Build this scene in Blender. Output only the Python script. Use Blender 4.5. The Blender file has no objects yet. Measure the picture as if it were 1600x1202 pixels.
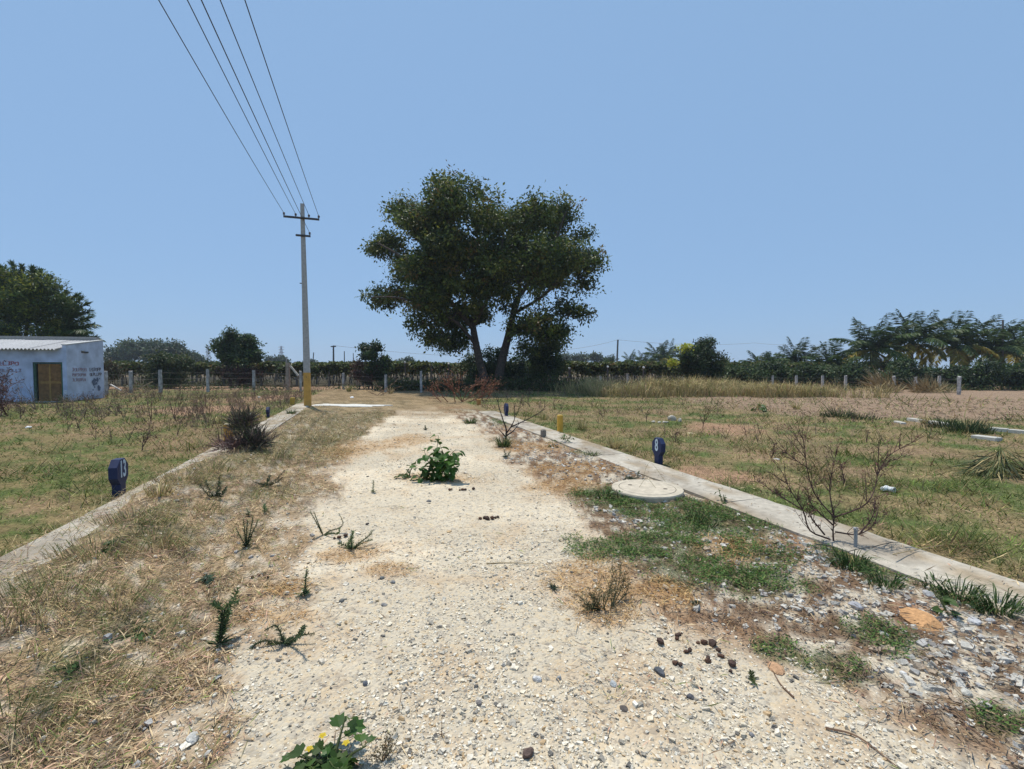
import bpy, math, random
import numpy as np
from mathutils import Vector, Matrix

SC = bpy.context.scene
COL = SC.collection
rng = np.random.default_rng(7)
random.seed(7)

# ------------------------------------------------------------------ camera
F = 720.0            # focal length in photograph pixels (1600 wide)
HC = 1.55
PITCH = math.radians(2.0)
cam_d = bpy.data.cameras.new('camera')
cam_d.sensor_width = 36.0
cam_d.lens = 36.0 * F / 1600.0
cam_d.clip_start = 0.05
cam_d.clip_end = 6000
cam = bpy.data.objects.new('camera', cam_d)
cam.location = (0, 0, HC)
cam.rotation_euler = (math.radians(90) - PITCH, 0, 0)
COL.objects.link(cam)
SC.camera = cam

# ------------------------------------------------------------------ light
SUN_EL = math.radians(70)
SHX, SHY = 0.55, -0.835          # way the shadows fall on the ground
world = bpy.data.worlds.new('World')
SC.world = world
world.use_nodes = True
wn = world.node_tree
bg = wn.nodes['Background']
sky = wn.nodes.new('ShaderNodeTexSky')
sky.sky_type = 'NISHITA'
sky.sun_disc = False
sky.sun_elevation = SUN_EL
sky.sun_rotation = math.atan2(-SHX, -SHY)
sky.altitude = 0
sky.air_density = 1.0
sky.dust_density = 0.3
sky.ozone_density = 6.0
# dusty dry-season air evens the sky out: the physical sky is mixed with one flat haze blue
hz_mix = wn.nodes.new('ShaderNodeMix'); hz_mix.data_type = 'RGBA'
hz_mix.inputs[0].default_value = 0.75
wn.links.new(sky.outputs[0], hz_mix.inputs[6])
hz_mix.inputs[7].default_value = (3.3, 5.42, 8.5, 1)
wn.links.new(hz_mix.outputs[2], bg.inputs[0])
bg.inputs[1].default_value = 0.108
sun_d = bpy.data.lights.new('sun', 'SUN')
sun_d.energy = 4.9
sun_d.angle = math.radians(0.55)
sun_d.color = (1.0, 0.945, 0.85)
sun = bpy.data.objects.new('sun', sun_d)
L = Vector((SHX * math.cos(SUN_EL), SHY * math.cos(SUN_EL), -math.sin(SUN_EL)))
sun.rotation_euler = L.to_track_quat('-Z', 'Y').to_euler()
sun.location = (-10, 20, 30)
COL.objects.link(sun)
SC.view_settings.view_transform = 'Standard'
SC.view_settings.look = 'None'
SC.view_settings.gamma = 1
SC.view_settings.use_curve_mapping = False
SC.view_settings.exposure = -0.18
SC.cycles.max_bounces = 6
SC.cycles.diffuse_bounces = 3
SC.cycles.transparent_max_bounces = 8
SC.cycles.volume_bounces = 0

# ------------------------------------------------------------------ helpers
ct, st = math.cos(PITCH), math.sin(PITCH)

def ray(px, py):
    a = (px - 800) / F
    b = -(py - 601) / F
    return np.array([a, ct + b * st, -st + b * ct])

def at(px, py, z=0.0):
    """ground point seen at a pixel of the photograph (used to survey the place)"""
    d = ray(px, py)
    t = (z - HC) / d[2]
    return np.array([d[0] * t, d[1] * t, z])

def atd(px, py, Y):
    d = ray(px, py)
    t = Y / d[1]
    return np.array([d[0] * t, Y, HC + d[2] * t])

RA = math.atan(230 / 720.0)
RD = np.array([-math.sin(RA), math.cos(RA)])     # along the road
RR = np.array([math.cos(RA), math.sin(RA)])      # across, to the right

def uv(x, y):
    return x * RR[0] + y * RR[1], x * RD[0] + y * RD[1]

def xy(u, v):
    return u * RR[0] + v * RD[0], u * RR[1] + v * RD[1]

def _h(ix, iy, s):
    n = (ix.astype(np.int64) * 374761393 + iy.astype(np.int64) * 668265263 + s * 1442695041) & 0xffffffff
    n = ((n ^ (n >> 13)) * 1274126177) & 0xffffffff
    n = n ^ (n >> 16)
    return (n & 0xffffff) / float(0xffffff)

def vn(x, y, s=0):
    x = np.asarray(x, float); y = np.asarray(y, float)
    ix = np.floor(x); iy = np.floor(y)
    fx = x - ix; fy = y - iy
    fx = fx * fx * (3 - 2 * fx); fy = fy * fy * (3 - 2 * fy)
    a = _h(ix, iy, s); b = _h(ix + 1, iy, s); c = _h(ix, iy + 1, s); d = _h(ix + 1, iy + 1, s)
    return (a * (1 - fx) + b * fx) * (1 - fy) + (c * (1 - fx) + d * fx) * fy

def fbm(x, y, s=0, o=4):
    t = 0; a = 0.5; n = 0
    for i in range(o):
        t = t + a * vn(x, y, s + i * 17); n += a
        x = x * 2.03 + 11.3; y = y * 2.03 - 7.1; a *= 0.55
    return t / n

def sm(a, b, x):
    t = np.clip((x - a) / (b - a), 0, 1)
    return t * t * (3 - 2 * t)

def gz(x, y):
    """height of the ground"""
    x = np.asarray(x, float); y = np.asarray(y, float)
    u, v = uv(x, y)
    r = np.hypot(x, y)
    side = np.clip(np.maximum(-2.85 - u, u - 4.45), 0, 3) / 3.0
    z = (fbm(x * 0.6, y * 0.6, 5) - 0.5) * 0.05
    z = z + (fbm(x * 3.1, y * 3.1, 9) - 0.5) * 0.03
    z = z + side * (fbm(x * 0.25, y * 0.25, 3) - 0.5) * 0.10
    # the verges rise a little where grass and rubble have gathered
    z = z + 0.035 * sm(-0.7, -1.6, u) * sm(-3.3, -2.3, u) + 0.03 * sm(2.2, 3.1, u) * sm(4.5, 3.9, u)
    # soil and thatch heaped over the inner rim of the left kerb
    cen = -1.90 - .36 * np.exp(-((v - 7.3) / 1.5) ** 2) - .12 * (fbm(x * 1.1, y * 1.1, 15) - .3)
    m = np.exp(-((u - cen) / .36) ** 2) * (.06 + .09 * fbm(x * 2.3, y * 2.3, 16)) * sm(14, 9.5, v)
    z = z + m
    z = z * sm(90, 50, r)
    return z

def topz(x, y):
    u, v = uv(x, y); k = ((u < -2.15) & (u > -2.77)) | ((u > 3.75) & (u < 4.37) & (v < 15.6))
    return np.maximum(gz(x, y), np.where(k, .064, -9))

def gzf(x, y):
    return float(gz(np.array([x]), np.array([y]))[0])

def ground(px, py):
    p = at(px, py)
    for _ in range(3):
        p = at(px, py, gzf(p[0], p[1]))
    return p

# patches surveyed from the photograph: centre pixel, half sizes in pixels -> ellipse on the ground
def ell(px, py, rx, ry):
    c = at(px, py)
    n = at(px, py + ry); f = at(px, py - ry)
    return c[0], c[1], rx / F * c[1], max((f[1] - n[1]) / 2, 0.05)

def patch(x, y, E, s=0, soft=0.45):
    w = np.zeros_like(np.asarray(x, float))
    for i, e in enumerate(E):
        dx = (x - e[0]) / e[2]; dy = (y - e[1]) / e[3]
        d = np.hypot(dx, dy) + (fbm(x * 4, y * 4, 40 + s + i, 3) - 0.5) * 1.3
        w = np.maximum(w, sm(1 + soft, 1 - soft, d))
    return w

GREEN = [ell(*e) for e in [(950, 858, 62, 20), (1060, 870, 60, 42), (1180, 868, 60, 22), (1110, 812, 95, 24),
                           (1000, 790, 80, 18), (935, 772, 40, 14), (1200, 915, 62, 22), (1372, 1003, 44, 26), (1300, 1040, 40, 20),
                           (1215, 1015, 30, 16), (945, 705, 45, 9), (800, 655, 28, 9), (885, 668, 16, 6), (1530, 930, 70, 28),
                           (1350, 880, 60, 26), (1560, 1130, 40, 20)]]
LGREEN = [ell(*e) for e in [(500, 690, 95, 26), (540, 655, 70, 14), (330, 760, 45, 16), (190, 830, 60, 26), (240, 850, 60, 20),
                            (200, 985, 70, 22), (130, 1040, 60, 22), (60, 920, 60, 26), (380, 720, 60, 20), (450, 650, 30, 12),
                            (70, 1100, 50, 20), (430, 770, 50, 12)]]
ORANGE = [ell(*e) for e in [(640, 687, 36, 8), (450, 918, 36, 13), (555, 862, 52, 12), (690, 748, 62, 6), (560, 700, 60, 12),
                            (930, 910, 70, 44), (1050, 930, 50, 24), (880, 760, 60, 12), (900, 735, 70, 10), (1140, 860, 50, 20),
                            (955, 960, 50, 22), (610, 890, 50, 10), (455, 960, 60, 12), (830, 700, 50, 8)]]
BARE = [ell(*e) for e in [(1130, 668, 48, 9), (1100, 740, 70, 14), (330, 640, 70, 8), (420, 622, 50, 6), (1440, 965, 40, 20)]]
SAND = [ell(*e) for e in [(720, 785, 130, 30), (560, 790, 90, 26)]]

def surf(x, y):
    """what lies on the ground at x, y -> weights"""
    u, v = uv(x, y)
    r = np.hypot(x, y)
    wob = (fbm(x * 1.3, y * 1.3, 60) - 0.5)
    wob2 = (fbm(x * 5, y * 5, 70) - 0.5)
    lb = -0.75 + 0.055 * np.clip(v - 3, 0, 6) + 0.19 * np.clip(v - 9, 0, 20) + wob * 0.9 + wob2 * 0.6
    rb = 1.9 + 0.11 * np.clip(v - 2, 0, 8) + 0.35 * np.exp(-((v - 1.0) / 0.8) ** 2) + wob * 0.8 + wob2 * 0.5
    inroad = (u > -2.15) & (u < 3.75)
    left = sm(0.18, -0.18, u - lb)
    right = sm(-0.22, 0.22, u - rb)
    end = sm(14, 19, v + wob * 6)
    W = {}
    out_l = (u < -2.74); out_r = (u > 4.06)
    road = np.clip(1 - left - right, 0, 1) * (1 - 0.75 * end) * (~out_l) * (~out_r)
    W['road'] = road
    W['lverge'] = left * (~out_l) * (v < 23)
    W['rverge'] = right * (~out_r) * (v < 17) * (1 - left)
    W['lfield'] = (out_l * 1.0)
    W['rfield'] = (out_r * 1.0)
    W['green'] = patch(x, y, GREEN, 1) * (u < 3.78) * (u > -2.4)
    W['lgreen'] = patch(x, y, LGREEN, 2) * (u > -2.77)
    W['orange'] = patch(x, y, ORANGE, 3)
    W['bare'] = patch(x, y, BARE, 4)
    W['sand'] = patch(x, y, SAND, 5)
    W['end'] = end
    # far right: bare ploughed field ; behind: red soil
    yb = 14.5 - 0.10 * (x - 8) + (fbm(x * 0.5, y * 0.5, 81) - 0.5) * 3.0
    W['plough'] = sm(-0.7, 0.7, y - yb) * sm(7.5, 10.5, x + (fbm(x * .6, y * .6, 82) - .5) * 4) * (y < 33)
    W['track'] = sm(32.5, 34, y) * (x < 2)
    W['far'] = sm(34, 44, y) + sm(60, 90, r)
    W['u'] = u; W['v'] = v
    return W

C = lambda *a: np.array(a)
SANDC = C(.52, .465, .375); GRAV = C(.66, .59, .475); STRAW = C(.40, .285, .165); SOIL = C(.33, .20, .115)
OLIVE = C(.155, .145, .062); GREENC = C(.075, .105, .035); DLIT = C(.15, .10, .065); RED = C(.36, .20, .11)
PLOUGH = C(.35, .245, .165); ORNG = C(.42, .25, .11)

def mix(a, b, w):
    w = np.asarray(w)[:, None]
    return a * (1 - w) + b * w

def ground_colour(x, y):
    W = surf(x, y)
    n1 = fbm(x * 0.8, y * 0.8, 101); n2 = fbm(x * 3, y * 3, 102); n3 = fbm(x * 11, y * 11, 103, 3)
    n = len(x)
    c = np.tile(SOIL, (n, 1)) * (0.85 + 0.4 * n2)[:, None]
    c = mix(c, mix(np.tile(GRAV, (n, 1)), SANDC, sm(.4, .65, n1)), np.clip(W['road'], 0, 1))
    c = mix(c, ORNG, 0.28 * sm(.5, .75, n2) * W['road'])
    lv = mix(mix(np.tile(STRAW, (n, 1)), DLIT, 0.6 * sm(.48, .7, n2)), GRAV, .55 * sm(.55, .7, n3))
    lv = mix(lv, OLIVE, .55 * W['lgreen'])
    c = mix(c, lv, W['lverge'])
    rv = mix(mix(np.tile(DLIT * 1.35, (n, 1)), GRAV * .85, sm(.42, .62, n3)), SOIL, .6 * sm(.5, .7, n1))
    c = mix(c, rv, W['rverge'])
    # fields
    lf = mix(np.tile(C(.24, .185, .085), (n, 1)), C(.12, .145, .045), sm(.40, .56, n2))
    lf = mix(lf, C(.32, .21, .125), .7 * sm(.5, .66, n1))
    c = mix(c, lf, W['lfield'] * (y < 34))
    rf = mix(np.tile(C(.25, .195, .095), (n, 1)), C(.12, .15, .05), sm(.42, .56, fbm(x * .9, y * 1.8, 120)))
    rf = mix(rf, C(.30, .20, .125), .7 * sm(.52, .68, n1))
    rf = mix(rf, STRAW, .5 * sm(.5, .7, n2))
    c = mix(c, rf, W['rfield'] * (y < 34))
    c = mix(c, mix(np.tile(C(.36, .27, .15), (n, 1)), C(.22, .17, .09), sm(.4, .6, n2)), W['end'] * (np.abs(W['u'] - .8) < 3.6) * .8)
    c = mix(c, PLOUGH * (0.85 + .3 * n2)[:, None], W['plough'])
    c = mix(c, C(.40, .25, .16), W['track'] * .85)
    c = mix(c, C(.20, .15, .09), np.clip(W['far'], 0, 1))
    c = mix(c, C(.095, .08, .05) * (.7 + .6 * n2)[:, None], sm(40, 43, y) * sm(90, 80, y))  # soil under the vines darkened: canopy shade put into the ground colour
    c = mix(c, C(.10, .12, .045), .7 * W['green'])
    c = mix(c, ORNG, .5 * W['orange'])
    c = mix(c, C(.42, .25, .16), .8 * W['bare'])
    c = mix(c, SANDC * 1.04, .75 * W['sand'])
    return c, W

# ------------------------------------------------------------------ mesh building
class MB:
    def __init__(s):
        s.v = []; s.t = []; s.q = []; s.c = []; s.n = 0
    def add(s, V, tris=None, quads=None, col=(.5, .5, .5)):
        V = np.asarray(V, float).reshape(-1, 3)
        col = np.asarray(col, float)
        if col.ndim == 1: col = np.tile(col, (len(V), 1))
        s.v.append(V); s.c.append(col[:, :3])
        if tris is not None and len(tris): s.t.append(np.asarray(tris, np.int64).reshape(-1, 3) + s.n)
        if quads is not None and len(quads): s.q.append(np.asarray(quads, np.int64).reshape(-1, 4) + s.n)
        s.n += len(V)
        return s
    def mesh(s, name, mat, smooth=False, origin=None):
        V = np.concatenate(s.v); Cc = np.concatenate(s.c)
        if origin is not None: V = V - np.asarray(origin)
        T = np.concatenate(s.t) if s.t else np.zeros((0, 3), np.int64)
        Q = np.concatenate(s.q) if s.q else np.zeros((0, 4), np.int64)
        me = bpy.data.meshes.new(name)
        me.vertices.add(len(V)); me.vertices.foreach_set('co', V.astype(np.float32).ravel())
        nl = 3 * len(T) + 4 * len(Q)
        me.loops.add(nl)
        me.loops.foreach_set('vertex_index', np.concatenate([T.ravel(), Q.ravel()]).astype(np.int32))
        me.polygons.add(len(T) + len(Q))
        ls = np.concatenate([np.arange(len(T)) * 3, 3 * len(T) + np.arange(len(Q)) * 4]).astype(np.int32)
        me.polygons.foreach_set('loop_start', ls)
        me.update(calc_edges=True)
        a = me.attributes.new('col', 'FLOAT_COLOR', 'POINT')
        a.data.foreach_set('color', np.concatenate([Cc, np.ones((len(Cc), 1))], 1).astype(np.float32).ravel())
        me.polygons.foreach_set('use_smooth', np.full(len(T) + len(Q), bool(smooth)))
        me.materials.append(mat)
        return me
    def build(s, name, mat, parent=None, smooth=False, origin=None):
        me = s.mesh(name, mat, smooth, origin)
        o = bpy.data.objects.new(name, me)
        COL.objects.link(o)
        if origin is not None: o.location = origin
        if parent is not None: o.parent = parent
        return o

def tag(o, label=None, cat=None, group=None, kind=None):
    if label: o['label'] = label
    if cat: o['category'] = cat
    if group: o['group'] = group
    if kind: o['kind'] = kind
    return o

def empty(name, loc, rz=0, label=None, cat=None, group=None):
    o = bpy.data.objects.new(name, None)
    o.empty_display_size = 0.2
    o.location = tuple(loc); o.rotation_euler = (0, 0, rz)
    COL.objects.link(o)
    return tag(o, label, cat, group)

def copy_tree(o, parent=None):
    c = o.copy(); COL.objects.link(c); c.parent = parent
    for ch in list(o.children): copy_tree(ch, c)
    return c

def tube(mb, P, R, sides=6, col=(.5, .5, .5), cap=True):
    P = np.asarray(P, float); n = len(P)
    R = np.full(n, R) if np.isscalar(R) else np.asarray(R, float)
    T = np.gradient(P, axis=0); T /= np.linalg.norm(T, axis=1)[:, None] + 1e-9
    ref = np.array([0, 0, 1.]) if abs(T[0][2]) < .9 else np.array([1., 0, 0])
    A = np.cross(T, ref); A /= np.linalg.norm(A, axis=1)[:, None] + 1e-9
    B = np.cross(T, A)
    a = np.arange(sides) / sides * 2 * math.pi
    V = P[:, None, :] + R[:, None, None] * (np.cos(a)[None, :, None] * A[:, None, :] + np.sin(a)[None, :, None] * B[:, None, :])
    V = V.reshape(-1, 3)
    q = []
    for i in range(n - 1):
        for j in range(sides):
            k = (j + 1) % sides
            q.append((i * sides + j, i * sides + k, (i + 1) * sides + k, (i + 1) * sides + j))
    t = []
    if cap:
        V = np.concatenate([V, P[[0, -1]]])
        m = n * sides
        for j in range(sides):
            k = (j + 1) % sides
            t.append((m, k, j)); t.append((m + 1, (n - 1) * sides + j, (n - 1) * sides + k))
    col = np.asarray(col, float)
    mb.add(V, t, q, col)
    return mb

def box(mb, c, s, rz=0, col=(.5, .5, .5), bev=0.0, tilt=None):
    sx, sy, sz = [k / 2 for k in s]
    if bev <= 0:
        V = np.array([(x, y, z) for z in (-sz, sz) for y in (-sy, sy) for x in (-sx, sx)], float)
        Q = [(0, 2, 3, 1), (4, 5, 7, 6), (0, 1, 5, 4), (2, 6, 7, 3), (0, 4, 6, 2), (1, 3, 7, 5)]
        T = []
    else:
        b = min(bev, sx * .9, sy * .9, sz * .9)
        V = []; rings = [(-sz, b), (-sz + b, 0), (sz - b, 0), (sz, b)]
        for z, ins in rings:
            X, Y = sx - ins, sy - ins
            k = b * 0.7
            V += [(-X + k, -Y, z), (X - k, -Y, z), (X, -Y + k, z), (X, Y - k, z), (X - k, Y, z), (-X + k, Y, z), (-X, Y - k, z), (-X, -Y + k, z)]
        V = np.array(V, float); Q = []; T = []
        for i in range(3):
            for j in range(8):
                k = (j + 1) % 8
                Q.append((i * 8 + j, i * 8 + k, (i + 1) * 8 + k, (i + 1) * 8 + j))
        for base, fl in ((0, True), (24, False)):
            for (a1, b1, c1, d1) in ((0, 1, 2, 7), (2, 3, 6, 7), (3, 4, 5, 6)):
                f = (base + a1, base + b1, base + c1, base + d1)
                Q.append(f[::-1] if fl else f)
    if tilt is not None:
        V = V @ np.array(tilt.to_matrix() if hasattr(tilt, 'to_matrix') else tilt).T
    cz, s_ = math.cos(rz), math.sin(rz)
    V = np.stack([V[:, 0] * cz - V[:, 1] * s_, V[:, 0] * s_ + V[:, 1] * cz, V[:, 2]], 1) + np.asarray(c, float)
    mb.add(V, T, Q, col)
    return mb

def beam(mb, p0, p1, w, h, col=(.5, .5, .5)):
    p0 = np.asarray(p0, float); p1 = np.asarray(p1, float)
    d = p1 - p0; Ln = np.linalg.norm(d); d /= Ln
    up = np.array([0, 0, 1.]) if abs(d[2]) < .95 else np.array([1., 0, 0])
    s = np.cross(d, up); s /= np.linalg.norm(s); u_ = np.cross(s, d)
    V = []
    for p in (p0, p1):
        for a, b in ((-1, -1), (1, -1), (1, 1), (-1, 1)):
            V.append(p + s * a * w / 2 + u_ * b * h / 2)
    mb.add(V, None, [(0, 1, 5, 4), (1, 2, 6, 5), (2, 3, 7, 6), (3, 0, 4, 7), (3, 2, 1, 0), (4, 5, 6, 7)], col)
    return mb

def unit(v):
    return v / (np.linalg.norm(v, axis=-1, keepdims=True) + 1e-9)

def leaves(mb, P, D, N, Ls, Ws, col, fold=0.12):
    """rhombic leaves: base P, direction D, normal-ish N"""
    D = unit(D); S = unit(np.cross(D, N)); U = np.cross(S, D)
    Ls = np.broadcast_to(Ls, (len(P),))[:, None]; Ws = np.broadcast_to(Ws, (len(P),))[:, None]
    mid = P + D * Ls * .45
    V = np.stack([P, mid + S * Ws / 2 + U * Ws * fold, P + D * Ls - U * Ls * .08, mid - S * Ws / 2 + U * Ws * fold], 1).reshape(-1, 3)
    i = np.arange(len(P)) * 4
    Q = np.stack([i, i + 1, i + 2, i + 3], 1)
    c = np.repeat(np.asarray(col), 4, 0) if np.ndim(col) == 2 else col
    mb.add(V, None, Q, c)

def blades(mb, P, D, H, Wd, bend, col, tipmul=1.15, seg2=True):
    """grass blades: root P, horizontal lean direction D, height H, width, bend (0..1)"""
    n = len(P)
    H = np.broadcast_to(H, (n,))[:, None]; Wd = np.broadcast_to(Wd, (n,))[:, None]; bend = np.broadcast_to(bend, (n,))[:, None]
    D3 = np.concatenate([unit(D[:, :2]), np.zeros((n, 1))], 1)
    a = rng.uniform(0, 2 * math.pi, n)
    S = np.stack([np.cos(a), np.sin(a), np.zeros(n)], 1)
    Z = np.array([0, 0, 1.])
    mid = P + Z * H * .55 + D3 * H * bend * .35
    tip = P + Z * H * (1 - .55 * bend) + D3 * H * bend * 1.0
    col = np.asarray(col)
    if seg2:
        V = np.stack([P - S * Wd / 2, P + S * Wd / 2, mid + S * Wd * .42, mid - S * Wd * .42, tip], 1).reshape(-1, 3)
        i = np.arange(n) * 5
        c = np.repeat(col, 5, 0).reshape(n, 5, 3); c[:, 4] *= tipmul
        mb.add(V, np.stack([i + 3, i + 2, i + 4], 1), np.stack([i, i + 1, i + 2, i + 3], 1), c.reshape(-1, 3))
    else:
        V = np.stack([P - S * Wd / 2, P + S * Wd / 2, tip], 1).reshape(-1, 3)
        i = np.arange(n) * 3
        mb.add(V, np.stack([i, i + 1, i + 2], 1), None, np.repeat(col, 3, 0))

def sticks(mb, P0, P1, r0, r1, col):
    n = len(P0)
    D = unit(P1 - P0)
    ref = np.where(np.abs(D[:, 2:3]) < .9, np.array([[0, 0, 1.]]), np.array([[1., 0, 0]]))
    A = unit(np.cross(D, ref)); B = np.cross(D, A)
    V = []
    r0 = np.broadcast_to(r0, (n,))[:, None]; r1 = np.broadcast_to(r1, (n,))[:, None]
    for (P, r) in ((P0, r0), (P1, r1)):
        for k in range(3):
            t = k * 2 * math.pi / 3
            V.append(P + r * (math.cos(t) * A + math.sin(t) * B))
    V = np.stack(V, 1).reshape(-1, 3)
    i = np.arange(n) * 6
    Q = np.concatenate([np.stack([i + a, i + (a + 1) % 3, i + 3 + (a + 1) % 3, i + 3 + a], 1) for a in range(3)])
    c = np.repeat(np.asarray(col), 6, 0) if np.ndim(col) == 2 else col
    mb.add(V, None, Q, c)

OCT = np.array([(1, 0, 0), (0, 1, 0), (-1, 0, 0), (0, -1, 0), (0, 0, 1), (0, 0, -1)], float)
OCTF = np.array([(0, 1, 4), (1, 2, 4), (2, 3, 4), (3, 0, 4), (1, 0, 5), (2, 1, 5), (3, 2, 5), (0, 3, 5)])
# a chipped block: 8 jittered corners
def pebbles(mb, P, R, col, flat=.6):
    n = len(P)
    cube = np.array([(x, y, z) for z in (-1, 1) for y in (-1, 1) for x in (-1, 1)], float)
    sc = R[:, None] * np.stack([rng.uniform(.7, 1.25, n), rng.uniform(.6, 1.1, n), flat * rng.uniform(.6, 1.2, n)], 1)
    V = cube[None] * (.60 + rng.uniform(-.36, .30, (n, 8, 3))) * sc[:, None, :]
    a = rng.uniform(0, 2 * math.pi, n)[:, None]; ca, sa = np.cos(a), np.sin(a)
    b = rng.normal(0, .35, n)[:, None]; cb, sb = np.cos(b), np.sin(b)
    X, Y, Z = V[..., 0], V[..., 1], V[..., 2]
    Y, Z = Y * cb - Z * sb, Y * sb + Z * cb
    X, Y = X * ca - Y * sa, X * sa + Y * ca
    V = np.stack([X, Y, Z], 2) + P[:, None, :]
    Qf = np.array([(4, 5, 7, 6), (0, 1, 5, 4), (2, 6, 7, 3), (0, 4, 6, 2), (1, 3, 7, 5)])
    i = (np.arange(n) * 8)[:, None, None]
    mb.add(V.reshape(-1, 3), None, (Qf[None] + i).reshape(-1, 4), np.repeat(col, 8, 0))

def rock(mb, c, s, seed, col, rz=0, sub=2, rough=.22):
    """an irregular stone from a subdivided icosahedron"""
    import bmesh
    bm = bmesh.new()
    bmesh.ops.create_icosphere(bm, subdivisions=sub, radius=1)
    V = np.array([v.co[:] for v in bm.verts]); T = np.array([[v.index for v in f.verts] for f in bm.faces])
    bm.free()
    r = np.random.default_rng(seed)
    pl = unit(r.normal(size=(9, 3))); dd = r.uniform(.62, .95, 9)
    for p, d in zip(pl, dd):
        h = V @ p
        m = h > d
        V[m] -= np.outer(h[m] - d, p)
    V *= (1 + r.uniform(-rough * .25, rough * .25, len(V)))[:, None]
    V = V * np.asarray(s)
    cz, s_ = math.cos(rz), math.sin(rz)
    V = np.stack([V[:, 0] * cz - V[:, 1] * s_, V[:, 0] * s_ + V[:, 1] * cz, V[:, 2]], 1) + np.asarray(c)
    cc = np.tile(np.asarray(col, float), (len(V), 1)) * r.uniform(.85, 1.12, len(V))[:, None]
    mb.add(V, T, None, cc)

# ------------------------------------------------------------------ materials
def newmat(name):
    m = bpy.data.materials.new(name); m.use_nodes = True
    nt = m.node_tree; b = nt.nodes['Principled BSDF']
    b.inputs['Specular IOR Level'].default_value = .25
    return m, nt, b

def nd(nt, t, **k):
    n = nt.nodes.new(t)
    for a, v in k.items():
        if a.startswith('_'): setattr(n, a[1:], v)
        else: n.inputs[a.replace('_', ' ')].default_value = v
    return n

def tinted(name, rough=.8, nscale=12, namp=.35, bump=0, bscale=40, translucent=0, obj=True, detail=4, spec=.25):
    """base colour = colour attribute, varied by noise"""
    m, nt, b = newmat(name)
    at_ = nd(nt, 'ShaderNodeAttribute'); at_.attribute_name = 'col'
    tc = nd(nt, 'ShaderNodeTexCoord')
    no = nd(nt, 'ShaderNodeTexNoise', Scale=nscale, Detail=detail)
    nt.links.new(tc.outputs['Object'], no.inputs['Vector'])
    mr = nd(nt, 'ShaderNodeMapRange')
    mr.inputs[3].default_value = 1 - namp; mr.inputs[4].default_value = 1 + namp
    mr.inputs[1].default_value = .3; mr.inputs[2].default_value = .7
    nt.links.new(no.outputs[0], mr.inputs[0])
    mx = nd(nt, 'ShaderNodeVectorMath', _operation='SCALE')
    nt.links.new(at_.outputs['Color'], mx.inputs[0]); nt.links.new(mr.outputs[0], mx.inputs['Scale'])
    nt.links.new(mx.outputs[0], b.inputs['Base Color'])
    b.inputs['Roughness'].default_value = rough
    b.inputs['Specular IOR Level'].default_value = spec
    if bump:
        n2 = nd(nt, 'ShaderNodeTexNoise', Scale=bscale, Detail=5)
        nt.links.new(tc.outputs['Object'], n2.inputs['Vector'])
        bp = nd(nt, 'ShaderNodeBump', Strength=bump, Distance=.02)
        nt.links.new(n2.outputs[0], bp.inputs['Height']); nt.links.new(bp.outputs[0], b.inputs['Normal'])
    if translucent:
        out = nt.nodes['Material Output']
        tr = nd(nt, 'ShaderNodeBsdfTranslucent')
        ms = nd(nt, 'ShaderNodeMixShader'); ms.inputs[0].default_value = translucent
        nt.links.new(mx.outputs[0], tr.inputs[0])
        nt.links.new(b.outputs[0], ms.inputs[1]); nt.links.new(tr.outputs[0], ms.inputs[2])
        nt.links.new(ms.outputs[0], out.inputs[0])
    return m

M = {}
M['leaf'] = tinted('leaf', .5, 3, .15, translucent=.33, spec=.35, detail=1)
M['grass'] = tinted('grass', .75, 5, .2, translucent=.22, detail=1)
M['straw'] = tinted('straw', .8, 20, .2, detail=1)
M['stone'] = tinted('stone', .9, 60, .25, bump=.4, bscale=150)
M['bark'] = tinted('bark', .9, 9, .4, bump=.8, bscale=25)
M['concrete'] = tinted('concrete', .9, 14, .16, bump=.35, bscale=90)
M['granite'] = tinted('granite', .9, 8, .45, bump=.9, bscale=16)
M['paint'] = tinted('paint', .55, 7, .14, bump=.15, bscale=40)
M['gloss'] = tinted('gloss_paint', .55, 7, .14, bump=.1, bscale=40, spec=.3)
M['wood'] = tinted('wood', .75, 8, .3, bump=.3, bscale=40)
M['metal'] = tinted('metal', .6, 10, .1, spec=.5)
M['plastic'] = tinted('plastic', .4, 10, .05, spec=.5)

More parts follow.
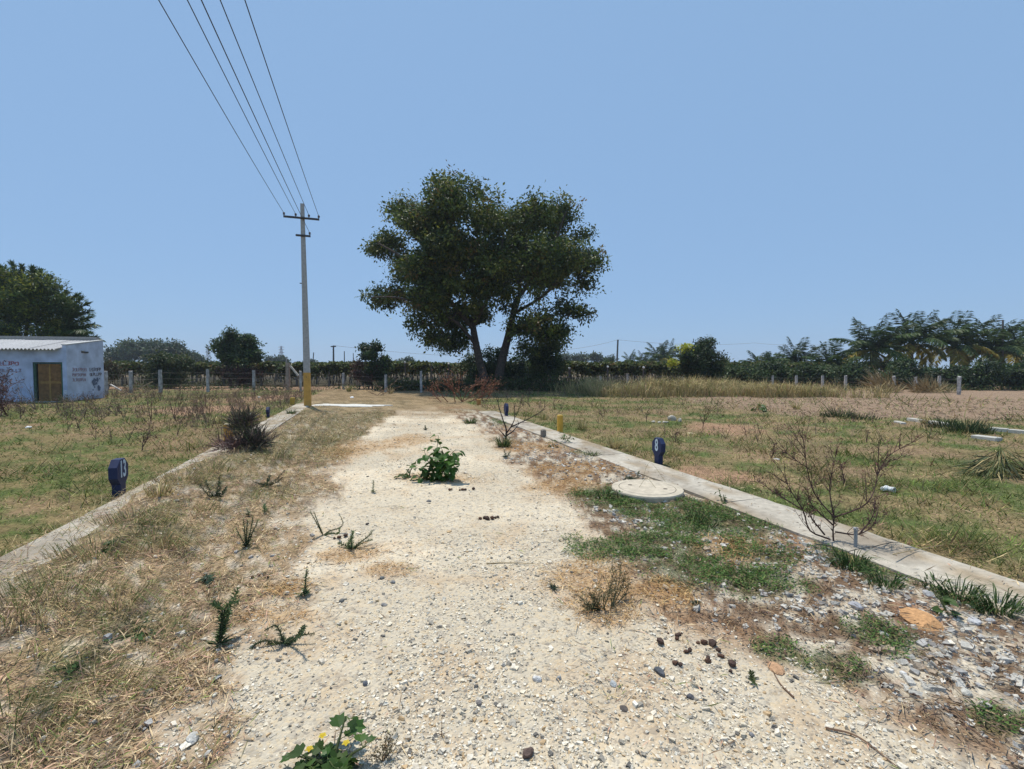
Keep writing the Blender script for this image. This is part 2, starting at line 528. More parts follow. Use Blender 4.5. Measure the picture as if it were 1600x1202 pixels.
def ground_material():
    m, nt, b = newmat('ground_cover')
    lk = nt.links.new
    ac = nd(nt, 'ShaderNodeAttribute'); ac.attribute_name = 'col'
    am = nd(nt, 'ShaderNodeAttribute'); am.attribute_name = 'mask'
    sp = nd(nt, 'ShaderNodeSeparateColor'); lk(am.outputs['Color'], sp.inputs[0])
    tc = nd(nt, 'ShaderNodeTexCoord'); P = tc.outputs['Object']
    # pebbly gravel: cells of two sizes
    def cells(scale, lo, hi):
        vo = nd(nt, 'ShaderNodeTexVoronoi', Scale=scale); vo.inputs['Randomness'].default_value = 1
        lk(P, vo.inputs['Vector'])
        sc = nd(nt, 'ShaderNodeSeparateColor'); lk(vo.outputs['Color'], sc.inputs[0])
        cr = nd(nt, 'ShaderNodeValToRGB'); e = cr.color_ramp.elements
        e[0].position = 0; e[0].color = (.42, .42, .45, 1)
        e[1].position = 1; e[1].color = (1.2, 1.17, 1.1, 1)
        for p, c in ((.1, (.55, .52, .5, 1)), (.16, (.92, .9, .86, 1)), (.6, (1.02, 1.0, .95, 1)), (.8, (1.05, .93, .74, 1))):
            k = e.new(p); k.color = c
        lk(sc.outputs[0], cr.inputs[0])
        return vo, cr
    v1, c1 = cells(75, 0, 1); v2, c2 = cells(28, 0, 1)
    g1 = nd(nt, 'ShaderNodeMix', _data_type='RGBA'); g1.inputs[0].default_value = .42
    lk(c1.outputs[0], g1.inputs[6]); lk(c2.outputs[0], g1.inputs[7])
    # streaky litter for grass and straw
    ns = []
    for rot, s in ((.4, 1), (-.7, 2), (1.9, 3)):
        mp = nd(nt, 'ShaderNodeMapping'); mp.inputs['Rotation'].default_value = (0, 0, rot); mp.inputs['Scale'].default_value = (90, 14, 40)
        lk(P, mp.inputs[0])
        n_ = nd(nt, 'ShaderNodeTexNoise', Scale=1.0 + .2 * s, Detail=3); lk(mp.outputs[0], n_.inputs['Vector']); ns.append(n_)
    mxn = nd(nt, 'ShaderNodeMath', _operation='MAXIMUM'); lk(ns[0].outputs[0], mxn.inputs[0]); lk(ns[1].outputs[0], mxn.inputs[1])
    mx2 = nd(nt, 'ShaderNodeMath', _operation='MAXIMUM'); lk(mxn.outputs[0], mx2.inputs[0]); lk(ns[2].outputs[0], mx2.inputs[1])
    sr = nd(nt, 'ShaderNodeMapRange'); sr.inputs[1].default_value = .5; sr.inputs[2].default_value = .72; sr.inputs[3].default_value = .5; sr.inputs[4].default_value = 1.4
    lk(mx2.outputs[0], sr.inputs[0])
    big = nd(nt, 'ShaderNodeTexNoise', Scale=7, Detail=8, Roughness=.72); lk(P, big.inputs['Vector'])
    br = nd(nt, 'ShaderNodeMapRange'); br.inputs[1].default_value = .3; br.inputs[2].default_value = .7; br.inputs[3].default_value = .55; br.inputs[4].default_value = 1.38
    lk(big.outputs[0], br.inputs[0])
    vs = nd(nt, 'ShaderNodeMath', _operation='MULTIPLY'); lk(sr.outputs[0], vs.inputs[0]); lk(br.outputs[0], vs.inputs[1])
    cv = nd(nt, 'ShaderNodeCombineColor')
    for k in range(3): lk(vs.outputs[0], cv.inputs[k])
    gb = nd(nt, 'ShaderNodeMix', _data_type='RGBA'); lk(sp.outputs[0], gb.inputs[0])
    lk(cv.outputs[0], gb.inputs[6]); lk(g1.outputs[2], gb.inputs[7])
    fin = nd(nt, 'ShaderNodeMix', _data_type='RGBA', _blend_type='MULTIPLY'); fin.inputs[0].default_value = 1
    lk(ac.outputs['Color'], fin.inputs[6]); lk(gb.outputs[2], fin.inputs[7])
    lk(fin.outputs[2], b.inputs['Base Color'])
    b.inputs['Roughness'].default_value = .95; b.inputs['Specular IOR Level'].default_value = .1
    hh = nd(nt, 'ShaderNodeMath', _operation='MULTIPLY_ADD'); lk(v1.outputs['Distance'], hh.inputs[0]); hh.inputs[1].default_value = -.5; lk(big.outputs[0], hh.inputs[2])
    h2 = nd(nt, 'ShaderNodeMath', _operation='MULTIPLY_ADD'); lk(v2.outputs['Distance'], h2.inputs[0]); h2.inputs[1].default_value = -.7; lk(hh.outputs[0], h2.inputs[2])
    bp = nd(nt, 'ShaderNodeBump', Strength=.7, Distance=.014); lk(h2.outputs[0], bp.inputs['Height']); lk(bp.outputs[0], b.inputs['Normal'])
    return m
M['ground'] = ground_material()

# ------------------------------------------------------------------ ground sheet
def build_ground():
    a = np.concatenate([np.radians(np.linspace(-64, 64, 560)), np.radians(np.linspace(64, 296, 72))[1:-1]])
    r = np.geomspace(.35, 2500, 320)
    A, R_ = np.meshgrid(a, r)
    X = R_ * np.sin(A); Y = R_ * np.cos(A)
    x = X.ravel(); y = Y.ravel()
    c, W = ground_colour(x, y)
    z = gz(x, y)
    mask = np.clip(W['road'] * 1.0 + .55 * W['rverge'] - .3 * W['green'], 0, 1)
    na, nr = len(a), len(r)
    # grid quads, wrapped round; centre fan
    i, j = np.meshgrid(np.arange(nr - 1), np.arange(na), indexing='ij')
    jn = (j + 1) % na
    Q = np.stack([i * na + j, i * na + jn, (i + 1) * na + jn, (i + 1) * na + j], -1).reshape(-1, 4)
    cen = (x[Q].mean(1), y[Q].mean(1))
    V = np.stack([x, y, z], 1)
    u, v = uv(*cen)
    Wc = surf(cen[0], cen[1])
    reg = np.zeros(len(Q), int)
    reg[(u > -2.3) & (u < 3.9) & (v < 21.3)] = 2
    reg[(reg == 2) & (Wc['road'] > .5)] = 1
    reg[(u < -2.46) & (cen[1] < 33)] = 3
    reg[(u > 4.06) & (cen[1] < 33)] = 4
    reg[(reg == 4) & (Wc['plough'] > .5)] = 5
    reg[np.hypot(*cen) > 200] = 0
    names = ['ground', 'gravel_road', 'road_verge', 'grass_field_left', 'grass_field_right', 'ploughed_field']
    for k, nm in enumerate(names):
        q = Q[reg == k]
        if not len(q): continue
        idx, inv = np.unique(q.ravel(), return_inverse=True)
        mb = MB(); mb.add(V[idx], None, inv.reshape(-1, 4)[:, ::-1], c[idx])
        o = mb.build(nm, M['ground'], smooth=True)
        at_ = o.data.attributes.new('mask', 'FLOAT_COLOR', 'POINT')
        mm = np.stack([mask[idx]] * 3 + [np.ones(len(idx))], 1)
        at_.data.foreach_set('color', mm.astype(np.float32).ravel())
        tag(o, kind='structure')
    # small disc under the camera closes the sheet
    ci = np.arange(na)
    mb = MB(); mb.add(np.concatenate([V[:na], [[0, 0, gzf(0, 0)]]]), np.stack([np.full(na, na), (ci + 1) % na, ci], 1), None, np.concatenate([c[:na], c[:1]]))
    o = mb.build('ground_below_camera', M['ground'], smooth=True); tag(o, kind='structure')
build_ground()

# ------------------------------------------------------------------ kerb strips of cast concrete slabs
def kerb(name, u0, u1, v0, v1, step, seed):
    r = np.random.default_rng(seed)
    p = empty(name, (0, 0, 0)); tag(p, kind='structure')
    v = v0
    while v < v1:
        ln = step * r.uniform(.85, 1.15); e = min(v + ln, v1)
        g = .006
        mb = MB()
        nu, nv = 7, max(4, int((e - v) / .12))
        U = np.linspace(u0, u1, nu); Vv = np.linspace(v + g, e - g, nv)
        dz = r.uniform(-.006, .008); tl = r.uniform(-.012, .012)
        gu, gv = np.meshgrid(U, Vv)
        eu = gu + np.where((gu == u0) | (gu == u1), (fbm(gv * 7, gu * 3 + seed, 31) - .5) * .035, 0)
        X, Y = xy(eu, gv)
        Z = .058 + dz + tl * (gu - u0) + (fbm(gu * 4, gv * 4, seed) - .5) * .02 - .012 * ((gu == u0) | (gu == u1))
        tone = r.uniform(.93, 1.06)
        n_ = fbm(gu * 6, gv * 3, seed + 5)
        base = mix(np.tile(C(.46, .415, .34), (nu * nv, 1)), C(.33, .26, .175), sm(.42, .68, n_.ravel())) * tone
        base = mix(base, C(.26, .22, .17), .7 * sm(.55, .7, fbm(gu * 2.2 + 5, gv * 1.1, seed + 9).ravel()))
        T = np.stack([X, Y, Z], 2).reshape(-1, 3)
        idx = lambda a, b: a * nu + b
        q = [(idx(a, b), idx(a, b + 1), idx(a + 1, b + 1), idx(a + 1, b)) for a in range(nv - 1) for b in range(nu - 1)]
        # skirt
        ring = [idx(0, b) for b in range(nu)] + [idx(a, nu - 1) for a in range(1, nv)] + [idx(nv - 1, b) for b in range(nu - 2, -1, -1)] + [idx(a, 0) for a in range(nv - 2, 0, -1)]
        low = T[ring].copy(); low[:, 2] = -.12
        n0 = len(T); T2 = np.concatenate([T, low]); m = len(ring)
        q += [(n0 + k, n0 + (k + 1) % m, ring[(k + 1) % m], ring[k]) for k in range(m)]
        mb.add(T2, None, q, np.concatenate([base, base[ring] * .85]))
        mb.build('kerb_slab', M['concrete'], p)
        v = e
kerb('kerb_right', 3.75, 4.37, -3, 15.6, 1.5, 3)
kerb('kerb_left', -2.77, -2.15, -3, 21.3, 1.7, 8)

# white cement apron beside the pole, spilt and broken at its rim
def apron():
    c = at(545, 634.2); n = 40
    mb = MB()
    V = [[c[0], c[1], gzf(c[0], c[1]) + .03]]; 
    for i in range(n):
        a = i / n * 2 * math.pi
        rr = 1 + .5 * (vn(np.array([i * .7]), np.array([3.]), 7)[0] - .5)
        x = c[0] + math.cos(a) * 1.6 * rr; y = c[1] + math.sin(a) * .55 * rr
        V.append([x, y, gzf(x, y) + .022])
    for i in range(n):
        x, y, z = V[1 + i]; V.append([c[0] + (x - c[0]) * 1.03, c[1] + (y - c[1]) * 1.03, z - .06])
    t = [(0, 1 + i, 1 + (i + 1) % n) for i in range(n)]
    q = [(1 + i, 1 + n + i, 1 + n + (i + 1) % n, 1 + (i + 1) % n) for i in range(n)]
    mb.add(V, t, q, (.62, .6, .55)); o = mb.build('cement_apron', M['concrete']); tag(o, kind='structure')
apron()
# ================================================================== trees
def var(c, n, amp=.25, hue=.1):
    c = np.tile(np.asarray(c, float), (n, 1))
    return np.clip(c * (1 + rng.uniform(-amp, amp, (n, 1))) * (1 + rng.uniform(-hue, hue, (n, 3))), .003, .9)

def pick(pal, wts, n):
    i = rng.choice(len(pal), n, p=np.array(wts) / sum(wts))
    return np.array(pal)[i]

def crown(mb, lobes, nclump, per, csize, ls, pal, wts, shell=.5, flat=1.0, wr=.5, droop=.25, subl=0, sr=1.0):
    lobes = np.array(lobes, float)
    if subl:
        out = []
        for l in lobes:
            m = max(3, int(subl * (l[3] * l[5]) / (sr * sr)))
            dd = unit(rng.normal(size=(m, 3))); q = rng.uniform(.45, 1.0, m)[:, None]
            c_ = l[:3] + dd * q * np.maximum(l[3:6] - sr * .85, .05)
            r_ = sr * rng.uniform(.45, 1.5, m)
            out.append(np.concatenate([c_, np.stack([r_ * 1.15, r_ * 1.15, r_ * .8], 1)], 1))
        lobes = np.concatenate(out)
    vol = (lobes[:, 3] * lobes[:, 4] * lobes[:, 5]) ** .75
    k = rng.choice(len(lobes), nclump, p=vol / vol.sum())
    d = unit(rng.normal(size=(nclump, 3)))
    rr = rng.uniform(0, 1, nclump) ** shell
    cc = lobes[k, :3] + d * rr[:, None] * lobes[k, 3:6]
    base = pick(pal, wts, nclump) * rng.uniform(.75, 1.3, (nclump, 1))
    cs = csize * rng.uniform(.6, 1.4, nclump)
    n = nclump * per
    off = rng.normal(size=(nclump, per, 3)) * cs[:, None, None] * np.array([1, 1, .7 * flat])
    P = (cc[:, None] + off).reshape(-1, 3)
    D = unit(rng.normal(size=(n, 3)) + unit(off.reshape(-1, 3)) * .9 + np.array([0, 0, -droop]))
    rad = np.repeat(unit((cc - lobes[k, :3]) / lobes[k, 3:6]), per, 0)
    N = unit(rng.normal(size=(n, 3)) * .55 + np.array([0, 0, .55]) + rad * .9)
    col = np.repeat(base, per, 0) * rng.uniform(.8, 1.25, (n, 1)) * (1 + rng.uniform(-.08, .08, (n, 3)))
    L_ = ls * rng.uniform(.6, 1.35, n)
    leaves(mb, P, D, N, L_, L_ * wr, np.clip(col, .003, .8))
    return cc

def smooth_path(P, n=10):
    P = np.asarray(P, float)
    if len(P) < 3:
        t = np.linspace(0, 1, n)[:, None]; return P[0] * (1 - t) + P[-1] * t
    out = []
    Q = np.concatenate([[2 * P[0] - P[1]], P, [2 * P[-1] - P[-2]]])
    m = max(2, n // (len(P) - 1))
    for i in range(1, len(Q) - 2):
        for t in np.linspace(0, 1, m, endpoint=False):
            a, b, c, d = Q[i - 1], Q[i], Q[i + 1], Q[i + 2]
            out.append(.5 * ((2 * b) + (-a + c) * t + (2 * a - 5 * b + 4 * c - d) * t * t + (-a + 3 * b - 3 * c + d) * t ** 3))
    out.append(P[-1]); return np.array(out)

def limbs(mb, nodes, targets, r, col):
    """thin crooked twigs from each target to its nearest skeleton node"""
    nodes = list(nodes)
    tg = sorted(targets, key=lambda t: np.linalg.norm(t - nodes[0]))
    P0 = []; P1 = []; R0 = []; R1 = []
    for t in tg:
        A = np.array(nodes); d = np.linalg.norm(A - t, axis=1); a = A[d.argmin()]; L_ = d.min()
        m1 = a * .66 + t * .34 + rng.normal(size=3) * L_ * .08 + [0, 0, -.04 * L_]
        m2 = a * .33 + t * .67 + rng.normal(size=3) * L_ * .08 + [0, 0, -.02 * L_]
        for k, (p, q) in enumerate(((a, m1), (m1, m2), (m2, t))):
            P0.append(p); P1.append(q); R0.append(r * (1 - .28 * k)); R1.append(r * (.72 - .26 * k))
        nodes += [m1, m2, t]
    sticks(mb, np.array(P0), np.array(P1), np.array(R0), np.array(R1), col)

# ---------------- the big tree
TD = 33.0
def tp(px, py, dy=0.0):
    return atd(px, py, TD + dy) * 1.0
def big_tree():
    base = ground(768, 606); b0 = np.array([atd(768, 600, TD)[0], TD, gzf(atd(768, 600, TD)[0], TD)])
    t = empty('big_tree', b0, 0, 'large spreading dark green tree with two trunks behind the end of the track', 'tree')
    S = TD / F
    lob = [(640, 335, 44, 36), (700, 318, 46, 40), (600, 370, 32, 26), (575, 388, 12, 14), (760, 335, 48, 38), (828, 330, 46, 36), (888, 330, 30, 36),
           (900, 395, 40, 46), (935, 405, 14, 16), (850, 420, 60, 56), (770, 410, 70, 60), (690, 390, 60, 52), (635, 415, 42, 34),
           (600, 456, 32, 16), (578, 468, 12, 8), (655, 470, 42, 28), (645, 505, 26, 20), (690, 500, 34, 28), (706, 530, 15, 18), (740, 480, 38, 34),
           (898, 478, 30, 30), (922, 488, 12, 14), (850, 500, 38, 38), (882, 520, 22, 22), (800, 468, 34, 32), (690, 445, 56, 36), (836, 545, 22, 22),
           (868, 372, 34, 26), (826, 378, 34, 26), (925, 362, 14, 16), (800, 372, 26, 22), (670, 528, 14, 14), (820, 510, 30, 24), (860, 525, 26, 24), (693, 282, 12, 12), (740, 290, 16, 12), (610, 322, 18, 14), (760, 440, 50, 34), (930, 440, 18, 22), (870, 545, 20, 18)]
    L_ = []
    lob = [(757 + (x - 757) * .90, y + max(0, 450 - y) * .06, rx * .96, ry * .96) for (x, y, rx, ry) in lob]
    for i, (x, y, rx, ry) in enumerate(lob):
        big = rx > 38
        for dy in ((-3.2, 2.6) if big else (rng.uniform(-2, 1.5),)):
            p = atd(x, y, TD + dy)
            L_.append((p[0], p[1], p[2], rx * S * (.93 if big else 1), min(rx, 50) * S * 1.2, ry * S))
    G = [(.062, .092, .018), (.105, .135, .024), (.04, .065, .016), (.18, .19, .035), (.16, .11, .03)]
    mb = MB()
    cc = crown(mb, L_, 4300, 30, .27, .235, G, [5, 5, 3.5, 2.2, .7], shell=.55, wr=.5, droop=.35, subl=2.2, sr=.85)
    bc = (.085, .068, .055)
    wood = MB()
    def P(x, y, dy): return atd(x, y, TD + dy)
    A = smooth_path([P(762, 607, 0), P(752, 575, -.1), P(744, 540, -.2), P(739, 510, -.4)], 12)
    B = smooth_path([P(776, 607, .2), P(783, 570, .2), P(793, 530, .3), P(800, 500, .3), P(806, 470, .4)], 14)
    tube(wood, A, np.linspace(.34, .22, len(A)), 10, bc)
    tube(wood, B, np.linspace(.36, .19, len(B)), 10, bc)
    limb = [([(739, 512, -.4), (715, 485, -.8), (690, 455, -1.5), (660, 430, -2), (625, 400, -2.4), (590, 380, -2.2)], .2),
            ([(739, 512, -.4), (742, 470, 0), (725, 420, .6), (705, 360, .8), (698, 300, .8)], .21),
            ([(744, 540, -.2), (715, 505, -1.8), (670, 480, -2.6), (620, 465, -2.8), (580, 465, -2.6)], .13),
            ([(725, 420, .6), (680, 380, 1.8), (640, 335, 2.4)], .11),
            ([(800, 500, .3), (812, 450, .8), (790, 390, 1.4), (765, 340, 1.6)], .18),
            ([(806, 470, .4), (835, 430, 0), (865, 380, -.6), (885, 330, -1.2)], .18),
            ([(803, 490, .3), (845, 465, -.8), (885, 430, -1.6), (925, 405, -2)], .13),
            ([(812, 450, .8), (822, 390, -.6), (826, 330, -1)], .12),
            ([(793, 530, .3), (840, 500, 1.4), (880, 490, 2), (915, 485, 2.2)], .11),
            ([(739, 512, -.4), (760, 470, -1.8), (775, 420, -2.6), (740, 360, -3.2)], .13),
            ([(715, 485, -.8), (700, 505, -1.5), (690, 515, -1.6), (706, 532, -1.4)], .06)]
    nodes = [b0]
    for pts, r in limb:
        q = smooth_path([P(*p) for p in pts], 14)
        tube(wood, q, np.linspace(r, r * .25, len(q)), 7, bc, cap=False)
        nodes += list(q)
    o = wood.build('trunk', M['bark'], t, True, origin=b0); o.location = (0, 0, 0)
    tw = MB(); limbs(tw, nodes, cc[rng.choice(len(cc), 700, replace=False)], .035, (.07, .055, .042))
    o = tw.build('branches', M['bark'], t, False, origin=b0); o.location = (0, 0, 0)
    o = mb.build('crown', M['leaf'], t, False, origin=b0); o.location = (0, 0, 0)
big_tree()

def simple_tree(name, px, ybase, d, lobes, pal, wts, label, nclump=300, per=30, csize=.25, ls=.2, trunk_r=.12, shell=.45, stems=1, droop=.2, group=None, wr=.5, cat='tree', bcol=(.09, .07, .055)):
    """lobes: (px, py, rx, ry) read off the photograph, placed at distance d"""
    x0 = atd(px, ybase, d)[0]; b0 = np.array([x0, d, gzf(x0, d)])
    t = empty(name, b0, 0, label, cat, group)
    S = d / F
    L_ = []
    for (x, y, rx, ry) in lobes:
        p = atd(x, y, d + rng.uniform(-.4, .4) * rx * S)
        L_.append((p[0], p[1], p[2], rx * S, rx * S * .95, ry * S))
    mb = MB(); cc = crown(mb, L_, nclump, per, csize * .75, ls, np.array(pal) * 1.3, wts, shell=.45, droop=droop, wr=wr, subl=2.6, sr=csize * 1.9)
    wd = MB(); nodes = [b0]
    for k in range(stems):
        q = L_[k % len(L_)][:3]
        st_ = b0 + np.array([rng.uniform(-.15, .15) * stems, rng.uniform(-.1, .1), -.05])
        pth = smooth_path([st_, st_ * .6 + np.array(q) * .4 + rng.normal(size=3) * .08 * trunk_r * 5, q], 8)
        tube(wd, pth, np.linspace(trunk_r, trunk_r * .3, len(pth)), 7, bcol); nodes += list(pth)
    limbs(wd, nodes, cc[:min(60, len(cc))], trunk_r * .25, bcol)
    o = wd.build('trunk', M['bark'], t, True, origin=b0); o.location = (0, 0, 0)
    o = mb.build('crown', M['leaf'], t, False, origin=b0); o.location = (0, 0, 0)
    return t

DG = [(.032, .058, .02), (.05, .085, .025), (.022, .042, .017), (.08, .11, .03)]
DGP = [(.03, .055, .02), (.045, .08, .025), (.022, .04, .017), (.09, .045, .04)]
simple_tree('bush', 780, 606, 36.5, [(750, 580, 26, 24), (770, 560, 30, 26), (800, 575, 26, 28), (735, 560, 10, 16), (815, 560, 14, 14), (760, 598, 36, 12), (805, 598, 26, 12)],
            DG[:3], [4, 2, 4], 'dense dark bush growing behind the two trunks of the large tree', 330, 30, .26, .2, .08, stems=4, cat='bush')
simple_tree('leafy_tree', 840, 604, 34.5, [(840, 560, 18, 20), (862, 566, 18, 16), (852, 585, 22, 14), (835, 590, 16, 12)],
            [(.05, .075, .02), (.08, .10, .03), (.03, .05, .02)], [3, 2, 3], 'loose leafy young tree under the right edge of the large tree', 190, 28, .24, .2, .07, stems=3)
simple_tree('mango_tree', 372, 606, 37, [(365, 530, 17, 16), (350, 548, 18, 18), (385, 545, 20, 20), (370, 560, 26, 20), (396, 556, 12, 16), (347, 535, 10, 9), (362, 518, 9, 8), (388, 530, 12, 10)],
            DG, [4, 3, 3, 1], 'small rounded green tree left of the utility pole at the fence', 420, 28, .2, .22, .1, stems=4, shell=.35)
simple_tree('shrub', 368, 604, 36.6, [(355, 582, 16, 12), (372, 588, 22, 12), (390, 585, 14, 12), (385, 595, 16, 8)],
            [(.06, .035, .03), (.09, .045, .035), (.04, .04, .02)], [3, 2, 2], 'reddish brown shrub under the small rounded green tree', 150, 26, .22, .17, .05, stems=4, cat='shrub')
simple_tree('young_tree', 577, 606, 35, [(566, 544, 9, 9), (584, 543, 10, 9), (576, 556, 16, 9), (600, 562, 11, 9), (590, 572, 20, 10), (583, 588, 20, 12)],
            DGP, [4, 2, 3, .3], 'young tree with two round green knobs above the vineyard', 260, 26, .17, .19, .06, stems=3, shell=.35)
simple_tree('shrub', 566, 604, 34.6, [(560, 570, 9, 10), (558, 584, 12, 12), (572, 592, 14, 10)], [(.10, .045, .035), (.06, .04, .03), (.05, .05, .02)], [3, 2, 2],
            'reddish leaved shrub beneath the young tree with two knobs', 100, 24, .18, .16, .04, stems=3, cat='shrub')
tb = simple_tree('round_bush', 1094, 608, 32.5, [(1095, 550, 27, 24), (1090, 562, 34, 26), (1078, 570, 22, 22), (1112, 568, 24, 22), (1095, 585, 34, 18), (1120, 582, 14, 16), (1100, 536, 12, 8)],
            [(.028, .048, .018), (.045, .07, .022), (.09, .12, .04), (.018, .03, .014)], [5, 3, 1, 4], 'round dark bush with yellow blossom on its left side', 560, 28, .17, .17, .08, stems=5, shell=.32, cat='bush')
mbf = MB()
S = 32.0 / F
crown(mbf, [tuple(atd(1068, 546, 31.6)) + (10 * S, .3, 5 * S), tuple(atd(1052, 566, 31.8)) + (7 * S, .3, 8 * S), tuple(atd(1074, 541, 31.6)) + (6 * S, .3, 4 * S)], 42, 16, .1, .13,
      [(.50, .48, .05), (.36, .40, .05)], [2, 1], shell=.6, wr=.7)
ob = mbf.build('blossom', M['leaf'], tb, False, origin=tb.location[:]); ob.location = (0, 0, 0)

# feathery tree behind the shed
def feather_tree():
    d = 31.0
    x0 = atd(20, 600, d)[0]; b0 = np.array([x0, d, gzf(x0, d)])
    t = empty('feathery_tree', b0, 0, 'tall feathery green tree rising behind the blue shed', 'tree')
    S = d / F
    lob = [(-40, 500, 45, 55), (10, 470, 42, 44), (45, 480, 44, 44), (70, 505, 40, 34), (15, 440, 28, 20), (60, 448, 22, 20), (95, 480, 18, 20), (20, 520, 60, 26), (85, 525, 34, 22), (-60, 460, 40, 40)]
    L_ = []
    for (x, y, rx, ry) in lob:
        p = atd(x, y, d + rng.uniform(-1, 1)); L_.append((p[0], p[1], p[2], rx * S, rx * S * 1.1, ry * S))
    mb = MB()
    cc = crown(mb, L_, 1500, 30, .24, .22, [(.08, .12, .025), (.19, .21, .03), (.045, .07, .02), (.06, .09, .03)], [4, 4, 3, 3], shell=.35, wr=.35, droop=-.2, subl=1.0, sr=.7)
    # long plumes at the right rim
    pl = [(100, 500, 138, 474), (100, 505, 140, 486), (105, 512, 141, 496), (108, 520, 145, 508), (104, 527, 142, 520), (98, 492, 128, 466), (92, 480, 122, 462), (86, 470, 104, 458),
          (60, 450, 62, 424), (30, 440, 18, 411), (35, 440, 34, 417), (50, 445, 52, 420), (74, 465, 90, 448), (70, 458, 78, 434), (10, 435, 2, 420), (112, 530, 150, 528), (100, 533, 136, 533), (84, 476, 100, 470)]
    for (x1, y1, x2, y2) in pl:
        dy = rng.uniform(-.5, .5)
        a = atd(x1, y1, d + dy); b = atd(x2, y2, d + dy)
        n = 230; tt = rng.uniform(0, 1, n)[:, None]
        P = a * (1 - tt) + b * tt + np.array([0, 0, 1.]) * (.25 * tt * (1 - tt))
        D = unit(b - a) + rng.normal(size=(n, 3)) * .55
        leaves(mb, P, D, unit(rng.normal(size=(n, 3))), rng.uniform(.2, .42, n), .055, var((.06, .095, .03), n, .3))
    wd = MB()
    for k in range(3):
        q = L_[k][:3]; pth = smooth_path([b0 + [k * .3 - .3, 0, -.1], b0 * .5 + np.array(q) * .5 + [0, .2, 0], q], 9)
        tube(wd, pth, np.linspace(.2, .06, len(pth)), 7, (.1, .08, .06))
    limbs(wd, [b0, *[np.array(l[:3]) for l in L_]], cc[:120], .03, (.08, .065, .05))
    o = wd.build('trunk', M['bark'], t, True, origin=b0); o.location = (0, 0, 0)
    o = mb.build('crown', M['leaf'], t, False, origin=b0); o.location = (0, 0, 0)
    for k, el in enumerate((1.35, 1.1, .85, .62, .4, .18, -.05, 1.5)):
        fm = MB(); frond(fm, fm, atd(100 + rng.uniform(-8, 4), 520, d - .5), rng.uniform(-.35, .35), el, rng.uniform(1.9, 2.6), .45, (.07, .11, .035), 30)
        o = fm.build('frond', M['leaf'], t, False, origin=b0); o.location = (0, 0, 0)


# far grove beyond the vineyard on the left
FG = [(.035, .055, .024), (.05, .075, .03), (.028, .045, .022)]
far = [(195, 600, 118, [(192, 552, 24, 18), (180, 560, 18, 12), (200, 540, 8, 7)], 'greyish tree at the left end of the far rounded grove'),
       (225, 600, 122, [(222, 548, 20, 14), (235, 555, 16, 14)], 'low crowned tree second from the left in the far grove'),
       (255, 600, 116, [(250, 550, 20, 18), (246, 540, 12, 8), (262, 560, 14, 12)], 'broad domed tree in the middle of the far grove'),
       (280, 600, 114, [(276, 550, 20, 16), (288, 558, 16, 12)], 'green domed tree on the right slope of the far grove'),
       (300, 600, 119, [(298, 562, 12, 11), (308, 568, 8, 6)], 'small dark tree at the right end of the far grove')]
for (px, yb, d, lb, lab) in far:
    simple_tree('far_tree', px, yb, d, lb, FG, [2, 2, 1], lab, 170, 22, .75, .7, .35, group='trees of the far grove', shell=.4)
farr = [(335, 572, 8, 5), (425, 565, 8, 5), (430, 570, 8, 4), (436, 564, 12, 6), (485, 568, 8, 4), (640, 566, 8, 4), (625, 569, 12, 3),
        (882, 560, 12, 6), (905, 560, 14, 6), (928, 558, 13, 6), (945, 566, 10, 4)]
flab = ['tiny hazy tree beside the left pylon', 'faint round tree left of the second pylon on the skyline', 'faint low tree at the foot of the second pylon', 'domed faint tree just right of the second pylon',
        'faint tree right behind the utility pole on the skyline', 'faint little tree on the skyline left of the large tree', 'faint flat tree on the skyline beside the young tree',
        'hazy tree on the skyline just right of the large tree', 'second hazy tree right of the large tree on the skyline', 'tallest hazy tree in the row left of the far leaning pole', 'low hazy tree nearest the far leaning pole']
for (a, lab) in zip(farr, flab):
    simple_tree('skyline_tree', a[0], 578, 150, [a], [(.045, .065, .035), (.06, .08, .04)], [1, 1], lab, 60, 18, .6, .8, .25, group='hazy trees on the skyline', shell=.4)

# vine covered hedge bush behind the left fence
simple_tree('overgrown_bush', 262, 606, 35.2, [(235, 575, 20, 12), (262, 568, 26, 16), (285, 566, 14, 10), (275, 590, 26, 14), (245, 590, 14, 10), (252, 560, 8, 6)],
            [(.035, .06, .02), (.075, .09, .03), (.10, .10, .04), (.03, .045, .02)], [4, 3, 1, 3], 'overgrown green bush spilling over the left fence', 260, 28, .24, .19, .06, stems=4, cat='bush')
simple_tree('shrub', 170, 608, 34.4, [(168, 575, 8, 12), (176, 585, 10, 10)], [(.05, .06, .025), (.07, .05, .03)], [1, 1], 'scruffy shrub against the right wall corner of the shed', 70, 24, .2, .17, .05, stems=2, cat='shrub')

